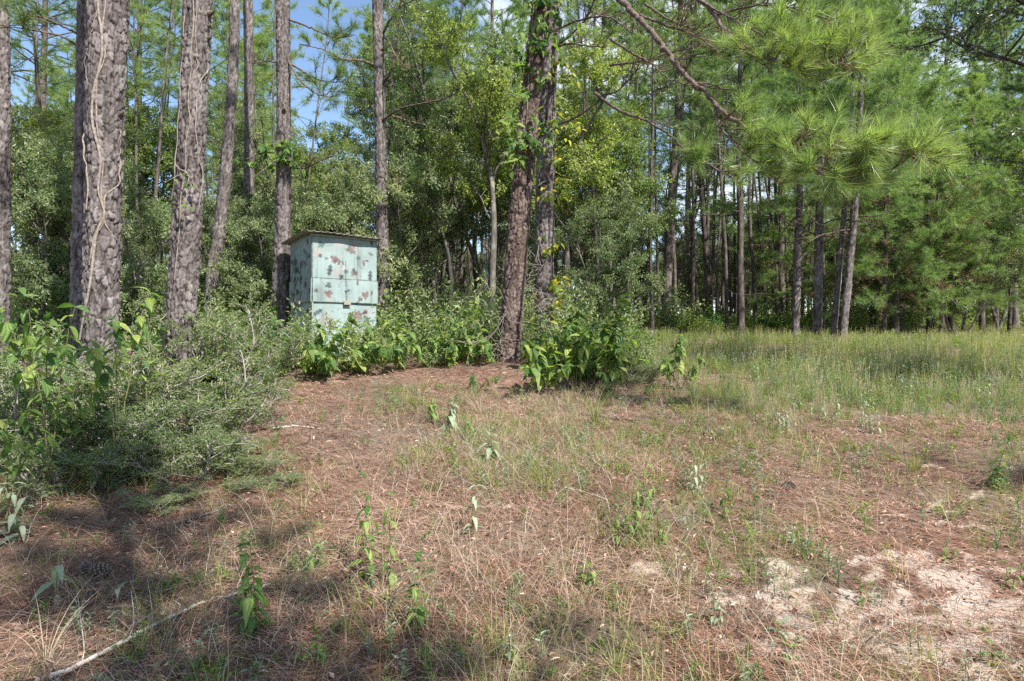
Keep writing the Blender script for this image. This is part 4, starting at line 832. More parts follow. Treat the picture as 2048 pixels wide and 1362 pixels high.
berry_shrub('large-leaved bright green shrub with purple berries at the left edge', ground_at(60, 1010) + [0, .2, 0], [A(40, 575, 4.6), A(150, 612, 4.8), A(95, 640, 4.4), A(-20, 600, 4.5)], 0.15, 1, 8, berries=1, t0=0.5, rise=0.5)
berry_shrub('bright green large-leaved shrub right in front of the vine-wrapped pine', ground_at(235, 960), [A(232, 640, 4.9), A(300, 585, 5.2), A(180, 700, 4.6)], 0.15, 2, 8, berries=1, t0=0.5, rise=0.5)
berry_shrub('pale yellow-green leafy shrub low at the left edge', ground_at(30, 1040), [A(60, 820, 4.3), A(10, 850, 4.1), A(110, 870, 4.2)], 0.11, 3, 7, t0=0.4)
berry_shrub('leafy green shrub by the left corner of the blind', at(560, 735, 10.6), [A(548, 640, 10.3), A(590, 650, 10.4), A(520, 680, 10.0), A(610, 690, 10.2)], 0.21, 4, 8)
berry_shrub('dense leafy shrub in front of the middle of the blind', at(655, 750, 10.6), [A(640, 655, 10.3), A(680, 668, 10.2), A(620, 700, 9.9), A(700, 640, 10.6), A(660, 720, 9.8)], 0.23, 5, 11)
berry_shrub('leafy shrub covering the lower right corner of the blind', at(730, 750, 10.7), [A(735, 655, 10.6), A(760, 690, 10.3), A(710, 700, 10.0), A(790, 700, 10.4)], 0.21, 6, 8)
berry_shrub('leafy shrub right of the blind under the small crooked tree', at(850, 745, 11.2), [A(845, 640, 11.4), A(885, 665, 11.0), A(820, 690, 10.8)], 0.2, 7, 8)
berry_shrub('low leafy shrub between the blind and the middle pine', at(940, 750, 11.0), [A(955, 610, 11.6), A(925, 660, 11.0), A(970, 680, 10.6)], 0.21, 8, 8)
berry_shrub('bright drooping shrub right at the foot of the middle pine', at(1090, 778, 9.6), [A(1070, 695, 9.3), A(1105, 690, 9.4), A(1135, 730, 9.2), A(1050, 735, 9.1)], 0.23, 9, 10, rise=0.25)
berry_shrub('tall arching leafy shoot against the darker twin pine', at(1150, 775, 9.6), [A(1160, 605, 9.8), A(1145, 625, 9.7), A(1130, 640, 9.6), A(1175, 660, 9.4)], 0.24, 10, 13)
berry_shrub('tallest arching leafy shoot, right of the twin pine', at(1215, 775, 9.4), [A(1252, 590, 9.6), A(1240, 600, 9.7), A(1215, 650, 9.5), A(1235, 690, 9.3)], 0.24, 11, 14)
berry_shrub('yellowing low leafy shrub on the needle hump', at(1225, 800, 9.0), [A(1200, 745, 8.8), A(1245, 750, 8.8)], 0.13, 12, 6)
berry_shrub('lone drooping leafy shoot at the meadow corner', at(1340, 775, 9.6), [A(1365, 672, 9.2), A(1358, 690, 9.2), A(1330, 730, 9.0)], 0.17, 13, 8)
berry_shrub('low leafy shoot leaning right beside the meadow', at(1370, 780, 9.4), [A(1408, 722, 9.2), A(1395, 745, 9.2)], 0.15, 14, 6)
berry_shrub('small leafy sprig at the needle edge left of the middle pine', ground_at(955, 772), [A(945, 748, 9.4), A(1000, 752, 9.3)], 0.12, 15, 5, rise=0.1)

# ================================================================ THE LEFT THICKET: small-leaved twiggy bushes
YA = [proto('yaupon_bush', broad_tree(301, 1.5, 5, 0.72, M['yaupon'], leaf_len=0.032, leaf_w=0.016, per_twig=9, low=0.12, lean=0.6, r0=0.038, n1=9, n2=6, n3=4, woodmat='bush_wood'), 'bush'),
      proto('yaupon_bush', broad_tree(302, 1.1, 6, 0.72, M['yaupon'], leaf_len=0.032, leaf_w=0.016, per_twig=9, low=0.08, lean=0.9, r0=0.036, n1=8, n2=6, n3=4, woodmat='bush_wood'), 'bush')]
for k, (px, d, v, s, zs, lab) in enumerate([
        (20, 5.4, 0, .95, 1.0, 'small-leaved bush at the left edge behind the big-leaved shrub'), (130, 5.9, 0, 1.0, 1.0, 'small-leaved bush left of the vine-wrapped pine'),
        (250, 5.5, 1, .95, .9, 'twiggy small-leaved bush at the foot of the vine-wrapped pine'), (345, 6.2, 0, 1.0, .95, 'twiggy small-leaved bush in front of the leaning grey pine'),
        (435, 6.6, 0, .85, .9, 'grey-green twiggy bush right of the leaning grey pine'), (380, 5.3, 1, .75, .75, 'low dark twiggy bush in the front of the left thicket'),
        (485, 7.2, 1, .75, .7, 'spreading twiggy bush near the left corner of the blind'), (470, 5.5, 1, .55, .5, 'low creeping bush at the right front of the left thicket'),
        (150, 5.0, 1, .75, .75, 'dense low bush in the front left of the thicket'), (330, 4.75, 1, .42, .45, 'small creeping bush spreading onto the needle floor'),
        (60, 6.6, 0, 1.05, 1.0, 'tall small-leaved bush under the left edge pine'), (540, 5.2, 1, .38, .4, 'tiny creeping bush at the edge of the needle floor'),
        (420, 8.3, 0, 1.0, 1.0, 'light green bush under the thin crooked pine'), (510, 9.4, 0, 1.0, .9, 'bush beneath the straight thin pine left of the blind'),
        (1275, 10.0, 1, .6, .6, 'dark twiggy low bush at the right foot of the twin pine'), (1120, 11.2, 0, .65, .8, 'twiggy bush between the two middle pines'), (960, 12.2, 0, .75, .9, 'twiggy bush left behind the middle pine')]):
    plant_tree(YA[v], spot(px, d), 1.1 * k, s * (0.86 if d < 8 else 1), lab, zs=zs * rz.uniform(0.8, 1.05))

# ================================================================ UNDERGROWTH AND MEADOW (nobody could count them)
def shrub_clump(seed, H, Rr, mat, ln, wd, n=420, stems=9):
    r = rng_(seed); b = Bag(); a = r.uniform(0, 6.28, stems); st = np.zeros((stems, 3))
    P = grow(st, np.stack([np.cos(a) * Rr / H, np.sin(a) * Rr / H, np.full(stems, 1.0)], 1), H * r.uniform(0.7, 1.25, stems), 8, r, 0.14, -0.02)
    idx = r.integers(0, stems, n); q, tg = pick(P[idx], r.uniform(0.15, 1, n)); d = nrm(r.normal(size=(n, 3)) + np.array([0, 0, 0.1])); q = q + d * r.uniform(0, 0.10, (n, 1))
    V, F = leaves(q, d, r, ln, wd); b.add(V, F, np.repeat(np.clip(r.normal(0.5, 0.25, n), 0, 1), 4))
    V, F = tubes(P, np.broadcast_to(np.linspace(0.006, 0.002, 8), (stems, 8)), 3); b.add(V, F, 0.1)
    return b.make('k', mat, smooth=False, link=False)
def blades(b, base, dr, h, w, r, bend, tone, n=4):
    """grass blades: base (N,3), lean dr (N,3), tapered strips of n rows"""
    N = len(base); t = np.linspace(0, 1, n)[None, :, None]; up = np.array([0, 0, 1.0])
    h = h[:, None, None]; C = base[:, None] + up * h * (t - 0.28 * bend[:, None, None] * t ** 2) + dr[:, None] * h * bend[:, None, None] * t ** 1.8
    a = r.uniform(0, 6.28, N); s = np.stack([np.cos(a), np.sin(a), np.zeros(N)], 1)[:, None] * (w[:, None, None] * (1 - 0.85 * t))
    V = np.concatenate([C - s / 2, C + s / 2], 1).reshape(-1, 3); i = np.arange(N)[:, None] * 2 * n + np.arange(n - 1)[None]
    F = np.stack([i, i + n, i + n + 1, i + 1], -1).reshape(-1, 4); b.add(V, F, np.repeat(np.clip(tone, 0, 1), 2 * n))
def grass_clump(seed, n, H, Rr, mat, tone, seedheads=0, w=0.006):
    r = rng_(seed); b = Bag(); a = r.uniform(0, 6.28, n); q = Rr * np.sqrt(r.random(n)); base = np.stack([np.cos(a) * q, np.sin(a) * q, np.full(n, -0.03)], 1)
    a2 = a + r.normal(0, .8, n); dr = np.stack([np.cos(a2), np.sin(a2), np.zeros(n)], 1)
    blades(b, base, dr, H * r.uniform(0.45, 1.2, n), w * r.uniform(0.6, 1.3, n), r, r.uniform(0.1, 0.8, n), r.normal(tone, 0.2, n))
    if seedheads:
        P = grow(base[:seedheads] * 0.5, np.stack([dr[:seedheads, 0] * .2, dr[:seedheads, 1] * .2, np.ones(seedheads)], 1), H * r.uniform(1.1, 1.5, seedheads), 6, r, 0.05, 0); V, F = tubes(P, np.full((seedheads, 6), 0.0018), 3); b.add(V, F, 0.85)
        k = 14; idx = np.repeat(np.arange(seedheads), k); c, tg = pick(P[idx], r.uniform(0.62, 1, seedheads * k)); V, F = leaves(c, nrm(tg + r.normal(size=c.shape) * 0.6), r, 0.03, 0.008); b.add(V, F, 0.95)
    return b.make('k', mat, smooth=False, link=False)
def weed_clump(seed, stems, H, mat, ln, wd, per=16, top=None, Rr=0.08):
    r = rng_(seed); b = Bag(); a = r.uniform(0, 6.28, stems); st = np.stack([np.cos(a) * Rr, np.sin(a) * Rr, np.full(stems, -.03)], 1)
    P = grow(st, np.stack([np.cos(a) * .25, np.sin(a) * .25, np.ones(stems)], 1), H * r.uniform(.7, 1.2, stems), 7, r, 0.07, 0.02); V, F = tubes(P, np.broadcast_to(np.linspace(.003, .0015, 7), (stems, 7)), 3); b.add(V, F, .2)
    idx = np.repeat(np.arange(stems), per); q, tg = pick(P[idx], r.uniform(.12, 1, stems * per)); an = r.uniform(0, 6.28, stems * per); d = nrm(np.stack([np.cos(an), np.sin(an), r.uniform(-.3, .7, stems * per)], 1) + tg * .3)
    V, F = leaves(q, d, r, ln, wd, up=1.6); b.add(V, F, np.repeat(np.clip(r.normal(.5, .22, stems * per), 0, 1), 4))
    return b.make('k', mat, smooth=False, link=False)
r = rng_(31)
UGK = [shrub_clump(401, 0.75, 0.5, M['under'], 0.075, 0.04, 520), shrub_clump(402, 0.55, 0.5, M['under_lime'], 0.085, 0.045, 420), shrub_clump(403, 1.15, 0.55, M['under'], 0.075, 0.038, 700, 12), shrub_clump(404, 0.45, 0.45, M['yaupon'], 0.05, 0.025, 420), shrub_clump(405, 0.8, 0.45, M['berry_leaf'], 0.13, 0.065, 170)]
def in_meadow(X, d):
    px = 1024 + X / d * FPX
    left = np.interp(d, [7, 8, 9.5, 11, 14, 18, 22, 27], [1480, 1400, 1330, 1290, 1260, 1265, 1290, 1500])
    far = np.interp(px, [1250, 1500, 1650, 1800, 2050, 2400], [21, 21.5, 21, 25, 28, 29])
    return (px > left + 40 * (fbm(X, d, .8) - .5)) & (d > 7.7 + 1.4 * (fbm(X, d, .7, L2_) - .5)) & (d < far)
n = 2600; d = 8.8 + 29 * r.random(n) ** 1.3; px = r.uniform(-150, 2250, n); X = (px - 1024) / FPX * d
front = np.interp(px, [-200, 0, 300, 520, 560, 900, 960, 1080, 1110, 1330, 1400, 2300], [6.5, 6.5, 7.5, 9.0, 10.6, 10.9, 11.8, 11.8, 9.8, 10.4, 12, 12])
blindcut = (np.hypot(X + 3.4, d - 13.2) < 1.25)
ok = (d > front) & ~in_meadow(X, d) & ~blindcut; X, d, px = X[ok], d[ok], px[ok]; n = len(X)
sel = r.choice([0, 0, 1, 2, 2, 3, 4], n); sel = np.where((d > 18) & (px > 1180) & (r.random(n) < 0.6), 1, sel)
gn_scatter('undergrowth', np.stack([X, d, hz(X, d)], 1), r.uniform(0, 6.28, n), r.uniform(0.6, 1.35, n) * np.where(d > 20, 1.25, 1.0) * np.where(d < 12.5, 0.75, 1) * np.where((px > 1180) & (px < 1740), np.where(d > 25, 0.6, 0.85), 1), sel, UGK, 'green leafy undergrowth covering the forest floor under the trees', 'undergrowth')

MK = [grass_clump(501, 46, 0.42, 0.14, M['grass'], 0.35), grass_clump(502, 40, 0.55, 0.14, M['grass'], 0.5, 5), grass_clump(503, 34, 0.40, 0.16, M['straw'], 0.5, 4), weed_clump(504, 6, 0.5, M['silver_leaf'], 0.05, 0.016, 20), weed_clump(505, 6, 0.42, M['weed_leaf'], 0.05, 0.022, 18), weed_clump(506, 7, 0.55, M['under_lime'], 0.06, 0.026, 18)]
n = 16000; d = 7.0 + 22 * r.random(n) ** 1.15; px = r.uniform(1180, 2250, n); X = (px - 1024) / FPX * d; ok = in_meadow(X, d) & (r.random(n) < np.clip(2.6 * fbm(X, d, .9, L1) - .55, .12, 1)); X, d, px = X[ok], d[ok], px[ok]; n = len(X)
sel = r.choice([0, 0, 1, 1, 2, 3, 4], n); sel = np.where((d > 13) & (r.random(n) < 0.5), r.choice([5, 5, 1, 2], n), sel); sel = np.where((d < 10) & (r.random(n) < 0.35), r.choice([3, 4, 2], n), sel)
edge = np.clip((d - 7.0) / 3.2, 0.3, 1) * (0.7 + 0.6 * fbm(X, d, .6, L3))
gn_scatter('meadow_grass', np.stack([X, d, hz(X, d)], 1), r.uniform(0, 6.28, n), r.uniform(0.4, 1.25, n) * edge * np.interp(d, [8, 10, 12, 16], [0.82, 0.72, 0.52, 0.42]), sel, MK, 'tall mixed grass and weeds of the meadow at the right', 'grass')
# ================================================================ LIMBS OF THE MIDDLE PINE, with long needles near the viewer
def limb(T, name, pts, r0, r1, root=None):
    """pts (px,py,d); returns the path in world space and adds the limb to the tree"""
    P = smooth_path([at(*p) for p in pts], 8 * len(pts)); rr = np.linspace(r0, r1, len(P)) * (1 + 0.10 * np.sin(np.arange(len(P)) * 1.7))
    rw = rng_(int(pts[0][0]) + len(pts)); P[2:-2] += rw.normal(size=(len(P) - 4, 3)) * r0 * 0.22
    V, F = tubes(P - T.base, rr, 9); b = Bag(); b.add(V, F); T.limb = b.make(name, M['limb'], T.root); return P
def dress(T, P, seed, n, ln, t0, tuft_t, nper, need=0.225, wd=0.005, mat='pine_near', up=0.25, fwd=0.8, tone=0.5, bare=0.0, dead=True):
    """twigs along a limb, tufts of needles at their ends"""
    n = max(6, int(n * 0.75)); nper = int(nper * 0.6); r = rng_(seed); t = t0 + (1 - t0) * np.sort(r.random(n)); q, tg = pick(np.repeat(P[None], n, 0), t); sd = nrm(np.cross(tg, [0, 0, 1.0])) * r.choice([-1, 1], n)[:, None]
    dr = tg * r.uniform(0.5, 1.5, (n, 1)) * fwd + sd * r.uniform(0.15, 0.9, (n, 1)) + np.array([0, 0, 1]) * r.uniform(-0.4, 0.7, (n, 1)) * 1.0 + np.array([0, 0, up])
    l = ln * r.uniform(0.5, 1.3, n) * (1.2 - 0.5 * t); P1 = grow(q - T.base, dr, l, 8, r, 0.16, 0.03); V, F = tubes(P1, np.broadcast_to(np.linspace(0.009, 0.004, 8), (n, 8)), 5)
    b = Bag(); b.add(V, F); m = 2; idx = np.repeat(np.arange(n), m); q2, tg2 = pick(P1[idx], r.uniform(0.3, 0.9, n * m)); P2 = grow(q2, tg2 + r.normal(size=q2.shape) * 0.55, l[idx] * r.uniform(0.3, 0.6, n * m), 6, r, 0.16, 0.02)
    V, F = tubes(P2, np.broadcast_to(np.linspace(0.005, 0.003, 6), (n * m, 6)), 4); b.add(V, F); b.make('twigs', M['limb'], T.limb)
    nb = Bag(); live1 = t > tuft_t
    if live1.any():
        L1_ = P1[live1]; L2__ = P2[np.repeat(live1, m)]; keep = r.random(len(L2__)) > bare
        pine_needles_on(r, L1_, 5, nper // 2, need, wd, 0.55, 0.42, nb, tone); pine_needles_on(r, L2__[keep], 4, nper // 2, need, wd, 0.5, 0.42, nb, tone)
        stuff(nb.make('needles', M[mat], T.limb, smooth=False))
    if dead:
        db = Bag(); k = max(2, n // 3); pine_needles_on(r, P1[r.permutation(n)[:k]], 1, nper, need * .9, wd, 0.5, 0.9, db, .5); stuff(db.make('dead_needles', M['pine_dead'], T.limb, smooth=False))
TM = TR['middle']; TW = TR['twin']
P = limb(TM, 'limb', [(1086, -40, 11.4), (1150, -30, 10.8), (1225, -8, 10.0), (1262, 22, 9.6), (1300, 60, 9.2), (1335, 106, 8.8), (1372, 152, 8.4), (1415, 190, 8.0), (1450, 228, 7.7), (1500, 262, 7.4), (1545, 286, 7.2), (1600, 318, 6.95), (1640, 345, 6.8)], 0.050, 0.012)
dress(TM, P, 61, 46, 0.55, 0.42, 0.62, 46)
P2 = limb(TM, 'limb', [(1545, 286, 7.2), (1610, 290, 7.0), (1690, 300, 6.8), (1770, 300, 6.6), (1850, 325, 6.5)], 0.018, 0.007); dress(TM, P2, 62, 26, 0.42, 0.1, 0.15, 56, tone=0.6)
P2 = limb(TM, 'limb', [(1600, 318, 6.95), (1660, 340, 6.8), (1730, 350, 6.7), (1790, 335, 6.6)], 0.014, 0.006); dress(TM, P2, 63, 22, 0.38, 0.1, 0.1, 56, tone=0.6)
P2 = limb(TM, 'limb', [(1430, 208, 7.9), (1440, 250, 7.7), (1470, 290, 7.5), (1520, 330, 7.3), (1560, 370, 7.2)], 0.013, 0.005); dress(TM, P2, 64, 18, 0.35, 0.2, 0.55, 44, tone=0.3)
P = limb(TM, 'limb', [(1090, -120, 11.3), (1250, -110, 10.2), (1360, -30, 9.2), (1420, 18, 8.7), (1450, 60, 8.3), (1490, 100, 8.0), (1535, 118, 7.7), (1590, 130, 7.5), (1650, 128, 7.3), (1700, 110, 7.2)], 0.042, 0.008)
dress(TM, P, 65, 46, 0.55, 0.45, 0.6, 50, tone=0.5)
P2 = limb(TM, 'limb', [(1405, 4, 8.8), (1450, 30, 8.4), (1510, 62, 8.0), (1580, 90, 7.7), (1660, 100, 7.4)], 0.018, 0.006); dress(TM, P2, 66, 26, 0.45, 0.2, 0.4, 50, tone=0.55)
P2 = limb(TM, 'limb', [(1430, 30, 8.6), (1520, 10, 8.2), (1600, 20, 7.8), (1690, 50, 7.4)], 0.016, 0.006); dress(TM, P2, 67, 26, 0.45, 0.2, 0.45, 50, tone=0.55)
# bare twiggy limbs right of the two pines
for k, pts in enumerate([[(1100, 95, 12.3), (1130, 80, 12), (1170, 40, 11.6), (1185, 10, 11.3), (1200, -20, 11)], [(1112, 60, 12.3), (1160, 40, 11.6), (1215, 34, 11), (1260, 62, 10.6), (1272, 70, 10.4)], [(1105, 98, 12.3), (1135, 88, 12), (1180, 92, 11.5), (1210, 95, 11.2)],
                         [(1220, 78, 11), (1262, 105, 10.7), (1300, 125, 10.4), (1340, 158, 10.2), (1400, 175, 10)], [(1110, 252, 12.3), (1160, 230, 11.8), (1210, 192, 11.4), (1235, 182, 11.2), (1270, 145, 10.9), (1278, 125, 10.7)], [(1190, 186, 11.6), (1240, 222, 11), (1290, 240, 10.6), (1340, 270, 10.2), (1365, 295, 10), (1420, 330, 9.6), (1470, 360, 9.3)],
                         [(1220, 130, 11.2), (1280, 122, 10.9), (1340, 105, 10.6), (1400, 92, 10.2)], [(1280, 30, 10.2), (1330, 50, 9.9), (1390, 70, 9.7), (1440, 105, 9.4)], [(1290, 8, 10.2), (1340, 40, 9.8), (1400, 62, 9.6)]]):
    P = limb(TW if k < 5 else TM, 'branch', pts, 0.022 if k != 5 else 0.028, 0.007); dress(TW if k < 5 else TM, P, 70 + k, 14, 0.45, 0.25, 0.9 if k != 5 else 0.6, 30, tone=0.35)
dress(TW, smooth_path([at(*p) for p in [(1310, 255, 10.4), (1360, 290, 10), (1410, 330, 9.7)]], 20), 90, 12, 0.4, 0.2, 0.3, 40, mat='pine_near', tone=0.35)
def hang_cones(T, spots, seed):
    rr = rng_(seed)
    for (px, py, d) in spots:
        c = at(px, py, d) - T.base; ax = nrm(np.array([rr.normal(0, .4), rr.normal(0, .4), -1.0])); L = rr.uniform(.06, .085); b = Bag()
        V, F = tubes(np.array([c - ax * L * .9, c - ax * L * .5, c - ax * L * .3, c, c + ax * L * .3, c + ax * L * .5]), np.array([.003, .004, L * .24, L * .30, L * .2, .004]), 8); b.add(V, F, .3); b.make('cone', M['cone'], T.root)
hang_cones(TM, [(1310, 165, 9.0), (1335, 172, 8.9), (1320, 188, 8.9), (1290, 160, 9.2), (1600, 125, 7.5), (1612, 132, 7.45), (1625, 128, 7.4), (1500, 275, 7.4), (1472, 120, 8.0), (1345, 88, 9.0), (1560, 330, 7.1), (1238, 38, 9.9)], 5)
# bare crooked branches of the slim pine behind the blind
TB = TR['blind_right']
for k, pts in enumerate([[(766, 66, 15), (780, 40, 14.7), (800, 15, 14.4), (826, 0, 14.2), (860, -10, 14)], [(768, 165, 15), (782, 142, 14.8), (786, 118, 14.7), (794, 80, 14.5), (799, 45, 14.4)], [(768, 240, 15), (795, 220, 14.7), (830, 210, 14.3), (880, 200, 13.9), (905, 190, 13.7), (920, 175, 13.6)], [(750, 130, 15), (720, 120, 14.7), (685, 118, 14.5), (650, 100, 14.3), (600, 88, 14)],
                         [(767, 70, 15), (780, 90, 14.7), (795, 118, 14.4), (820, 140, 14.1)], [(785, 232, 14.8), (810, 240, 14.5), (850, 250, 14.2)], [(770, 380, 15), (790, 372, 14.8), (810, 360, 14.6)]]):
    P = limb(TB, 'branch', pts, 0.028, 0.008); dress(TB, P, 100 + k, 10, 0.35, 0.3, 0.95 if k != 3 else 0.35, 26, wd=0.007, tone=0.3)
TL = TR['blind_left']
for k, pts in enumerate([[(575, 120, 13.8), (600, 160, 13.4), (640, 190, 13), (668, 180, 12.8)], [(580, 40, 13.8), (620, 55, 13.4), (670, 75, 13), (710, 70, 12.7)], [(556, 125, 13.8), (530, 122, 13.5), (505, 128, 13.2)], [(580, 335, 13.8), (612, 335, 13.4), (640, 322, 13), (665, 312, 12.8)], [(585, 130, 13.8), (640, 160, 13.2), (700, 165, 12.9)]]):
    P = limb(TL, 'branch', pts, 0.022, 0.006); dress(TL, P, 120 + k, 12, 0.4, 0.3, 0.4 if k in (0, 1, 4) else 0.95, 22, wd=0.007, tone=0.2)
TE = TR['hidden']
for k, pts in enumerate([[(160, 70, 9.2), (120, 50, 9.0), (80, 34, 8.8), (40, 30, 8.6)], [(160, 95, 9.2), (120, 72, 9), (60, 60, 8.8), (10, 52, 8.6)]]):
    P = limb(TE, 'branch', pts, 0.016, 0.005); dress(TE, P, 130 + k, 10, 0.4, 0.3, 0.6, 24, wd=0.006, tone=0.2)

# ================================================================ LEAFY VINES ON TRUNKS
def leafy_vine(T, label, spots, n, size, kinds, seed, reach=0.35, r=0.006):
    rr = rng_(seed); root = thing('leafy_vine', label, 'vine', (T.base[0], T.d - 0.3, T.gz)); o = np.array(root.location)
    P = smooth_path([on_trunk(T, x, y, 0.015) for x, y in spots], 30); V, F = tubes(P - o, np.full(30, r), 6); b = Bag(); b.add(V, F); b.make('stem', M['vine_bark'], root)
    t = rr.random(n); q, tg = pick(np.repeat(P[None], n, 0), t); off = np.stack([rr.normal(0, reach, n), -np.abs(rr.normal(0, reach * .5, n)) - 0.02, rr.normal(0, reach * .5, n)], 1)
    k = max(4, n // 7); q2, _ = pick(np.repeat(P[None], k, 0), rr.random(k)); a = rr.uniform(0, 6.28, k); S = grow(q2 - o, np.stack([np.cos(a), -np.abs(np.sin(a)) - .2, rr.uniform(-.5, .3, k)], 1), reach * rr.uniform(0.8, 2.2, k), 7, rr, 0.15, -0.05)
    V, F = tubes(S, np.full((k, 7), r * .5), 4); b = Bag(); b.add(V, F); b.make('shoots', M['vine_bark'], root)
    c, tg = pick(S[rr.integers(0, k, n)], rr.uniform(0.1, 1, n)); c = c + rr.normal(size=(n, 3)) * 0.03
    for i in range(n):
        d = nrm(rr.normal(size=3) * .6 + np.array([rr.choice([-.6, .6]), -.3, -.5])); put_leaf(root, kinds[rr.integers(len(kinds))], c[i], d, np.array([0, -.6, .8]) + rr.normal(size=3) * .3, size * rr.uniform(.7, 1.2))
leafy_vine(TM, 'dark green leafy vine on the upper left side of the middle pine', [(1050, 330), (1052, 270), (1055, 200), (1058, 140), (1062, 80), (1070, -20)], 290, 0.16, VL, 1, 0.40)
leafy_vine(TM, 'green leafy vine spilling right of the middle pine at the top', [(1088, 90), (1090, 50), (1096, 10), (1100, -20)], 110, 0.15, VL, 2, 0.35)
leafy_vine(TW, 'yellow-green leafy vine running up the darker twin pine', [(1105, 660), (1106, 560), (1107, 450), (1108, 340), (1110, 230), (1112, 120)], 290, 0.13, YL + VL[2:], 3, 0.24)
leafy_vine(TR['blind_left'], 'leafy green collar of vine on the dark pine behind the blind', [(565, 345), (566, 320), (567, 300), (567, 275)], 110, 0.18, VL[:2], 4, 0.42)
leafy_vine(TR['thin'], 'dark leafy vine halfway up the straight thin pine', [(496, 420), (497, 390), (498, 350), (498, 310)], 50, 0.13, VL[:2], 5, 0.3)
leafy_vine(TR['second'], 'few round pale leaves of a vine on the leaning grey pine', [(366, 440), (372, 400), (378, 350)], 9, 0.10, VL[2:], 6, 0.22)
def tangle(T, label, c, n, seed, sz):
    rr = rng_(seed); root = thing('vine_tangle', label, 'vine', (T.base[0], T.d - .35, T.gz)); o = np.array(root.location); b = Bag()
    st = np.array([at(c[0] + rr.normal(0, c[2]), c[1] + rr.normal(0, c[3]), T.d - .3 - rr.uniform(0, .3)) for _ in range(n)]) - o; P = grow(st, rr.normal(size=(n, 3)) * [1, .5, 1] + [0, 0, -.3], rr.uniform(.4, 1.3, n) * sz, 14, rr, .30, -.04); V, F = tubes(P, np.broadcast_to(np.linspace(.005, .003, 14), (n, 14)), 4); b.add(V, F); b.make('stems', M['vine_bark'], root)
tangle(TM, 'tangle of bare grey vine stems at the foot of the middle pine', (1005, 690, 16, 60), 46, 7, 1.0)
tangle(TW, 'tangle of bare pale vine stems in front of the twin pine', (1092, 600, 24, 35), 60, 8, .9)

# ================================================================ THE NEEDLE FLOOR (uncountable)
def floor_spread(r, n, d0, d1, e, keep, half=0.90):
    d = (d0 ** e + (d1 ** e - d0 ** e) * r.random(n)) ** (1 / e); X = r.uniform(-half, half, n) * d; k = r.random(n) < keep(X, d); return X[k], d[k]
thick_px = lambda X, d: 1024 + X / d * FPX
r = rng_(41); lb = Bag()
X, d = floor_spread(r, 175000, 2.4, 13.0, 1.25, lambda X, d: np.where(in_meadow(X, d), 0.25, 1) * (1 - 0.45 * sand_mask(X, d)) * np.clip(2.4 * fbm(X, d, 1.6, L2_) - .35, .25, 1))
n = len(X); a = r.normal(0, 1.0, n) + 7 * fbm(X, d, .9, L1); ln = r.uniform(.09, .22, n); tl = r.normal(0.04, .14, n)
dirn = np.stack([np.cos(a) * np.cos(tl), np.sin(a) * np.cos(tl), np.sin(tl)], 1); C = np.stack([X, d, hz(X, d) + 0.002 + np.abs(r.normal(0, .012, n)) + 0.035 * 0], 1); C[:, 2] += 0.0175
s = np.stack([-np.sin(a), np.cos(a), np.zeros(n)], 1); w = (0.0026 + 0.00032 * d)[:, None]; bend = r.normal(0, .12, (n, 1)) * ln[:, None]
m_ = C + dirn * ln[:, None] * .5 + s * bend; e_ = C + dirn * ln[:, None]
V = np.stack([C, m_ - s * w * .5, e_, m_ + s * w * .5], 1).reshape(-1, 3); V[:, 2] = np.maximum(V[:, 2], np.repeat(C[:, 2], 4) - .006)
lb.add(V, np.arange(n * 4).reshape(-1, 4), np.repeat(np.clip(r.normal(.5, .27, n) + .9 * (fbm(X, d, 1.1, L3) - .5), 0, 1), 4))
stuff(tag(lb.make('needle_litter', M['litter'], smooth=False), 'reddish brown fallen pine needles covering the clearing floor', 'needle litter'))
# dead grass stalks
b = Bag(); dens = lambda X, d: np.clip(1.7 * fbm(X + 3, d, .8, L2_) - .45 + .40 * np.exp(-((X - .1) / 1.5) ** 2), 0.10, 1) * np.where(in_meadow(X, d), .3, 1) * (1 - .55 * sand_mask(X, d)) * (d < 9.3 + .5 * X) * np.clip(.40 + .8 * np.exp(-((X - .15) / .95) ** 2) + .5 * (d < 3.6), 0, 1)
X, d = floor_spread(r, 42000, 2.4, 10, 1.4, dens); n = len(X); a = r.uniform(0, 6.28, n); dr = np.stack([np.cos(a), np.sin(a), np.zeros(n)], 1)
blades(b, np.stack([X, d, hz(X, d)], 1), dr, r.uniform(.06, .36, n), r.uniform(.0018, .004, n), r, r.uniform(.4, 1.9, n), r.normal(.5, .25, n), 5)
stuff(tag(b.make('dead_grass', M['straw'], smooth=False), 'pale dead grass stalks lying and standing in the needle floor', 'dead grass'))
# dry fallen leaves and bark flakes
b = Bag(); X, d = floor_spread(r, 9000, 2.4, 11, 1.3, lambda X, d: np.where(in_meadow(X, d), .2, .9) * (.4 + fbm(X, d, 2, L1))); n = len(X); C = np.stack([X, d, hz(X, d) + .022], 1); D = r.normal(size=(n, 3)) * [1, 1, .25]
V, F = leaves(C, D, r, .045, .018, up=1.5); b.add(V, F, np.repeat(r.random(n), 4)); stuff(tag(b.make('dry_leaves', M['litter'], smooth=False), 'scattered dry brown leaves and bark flakes on the floor', 'dry leaves'))
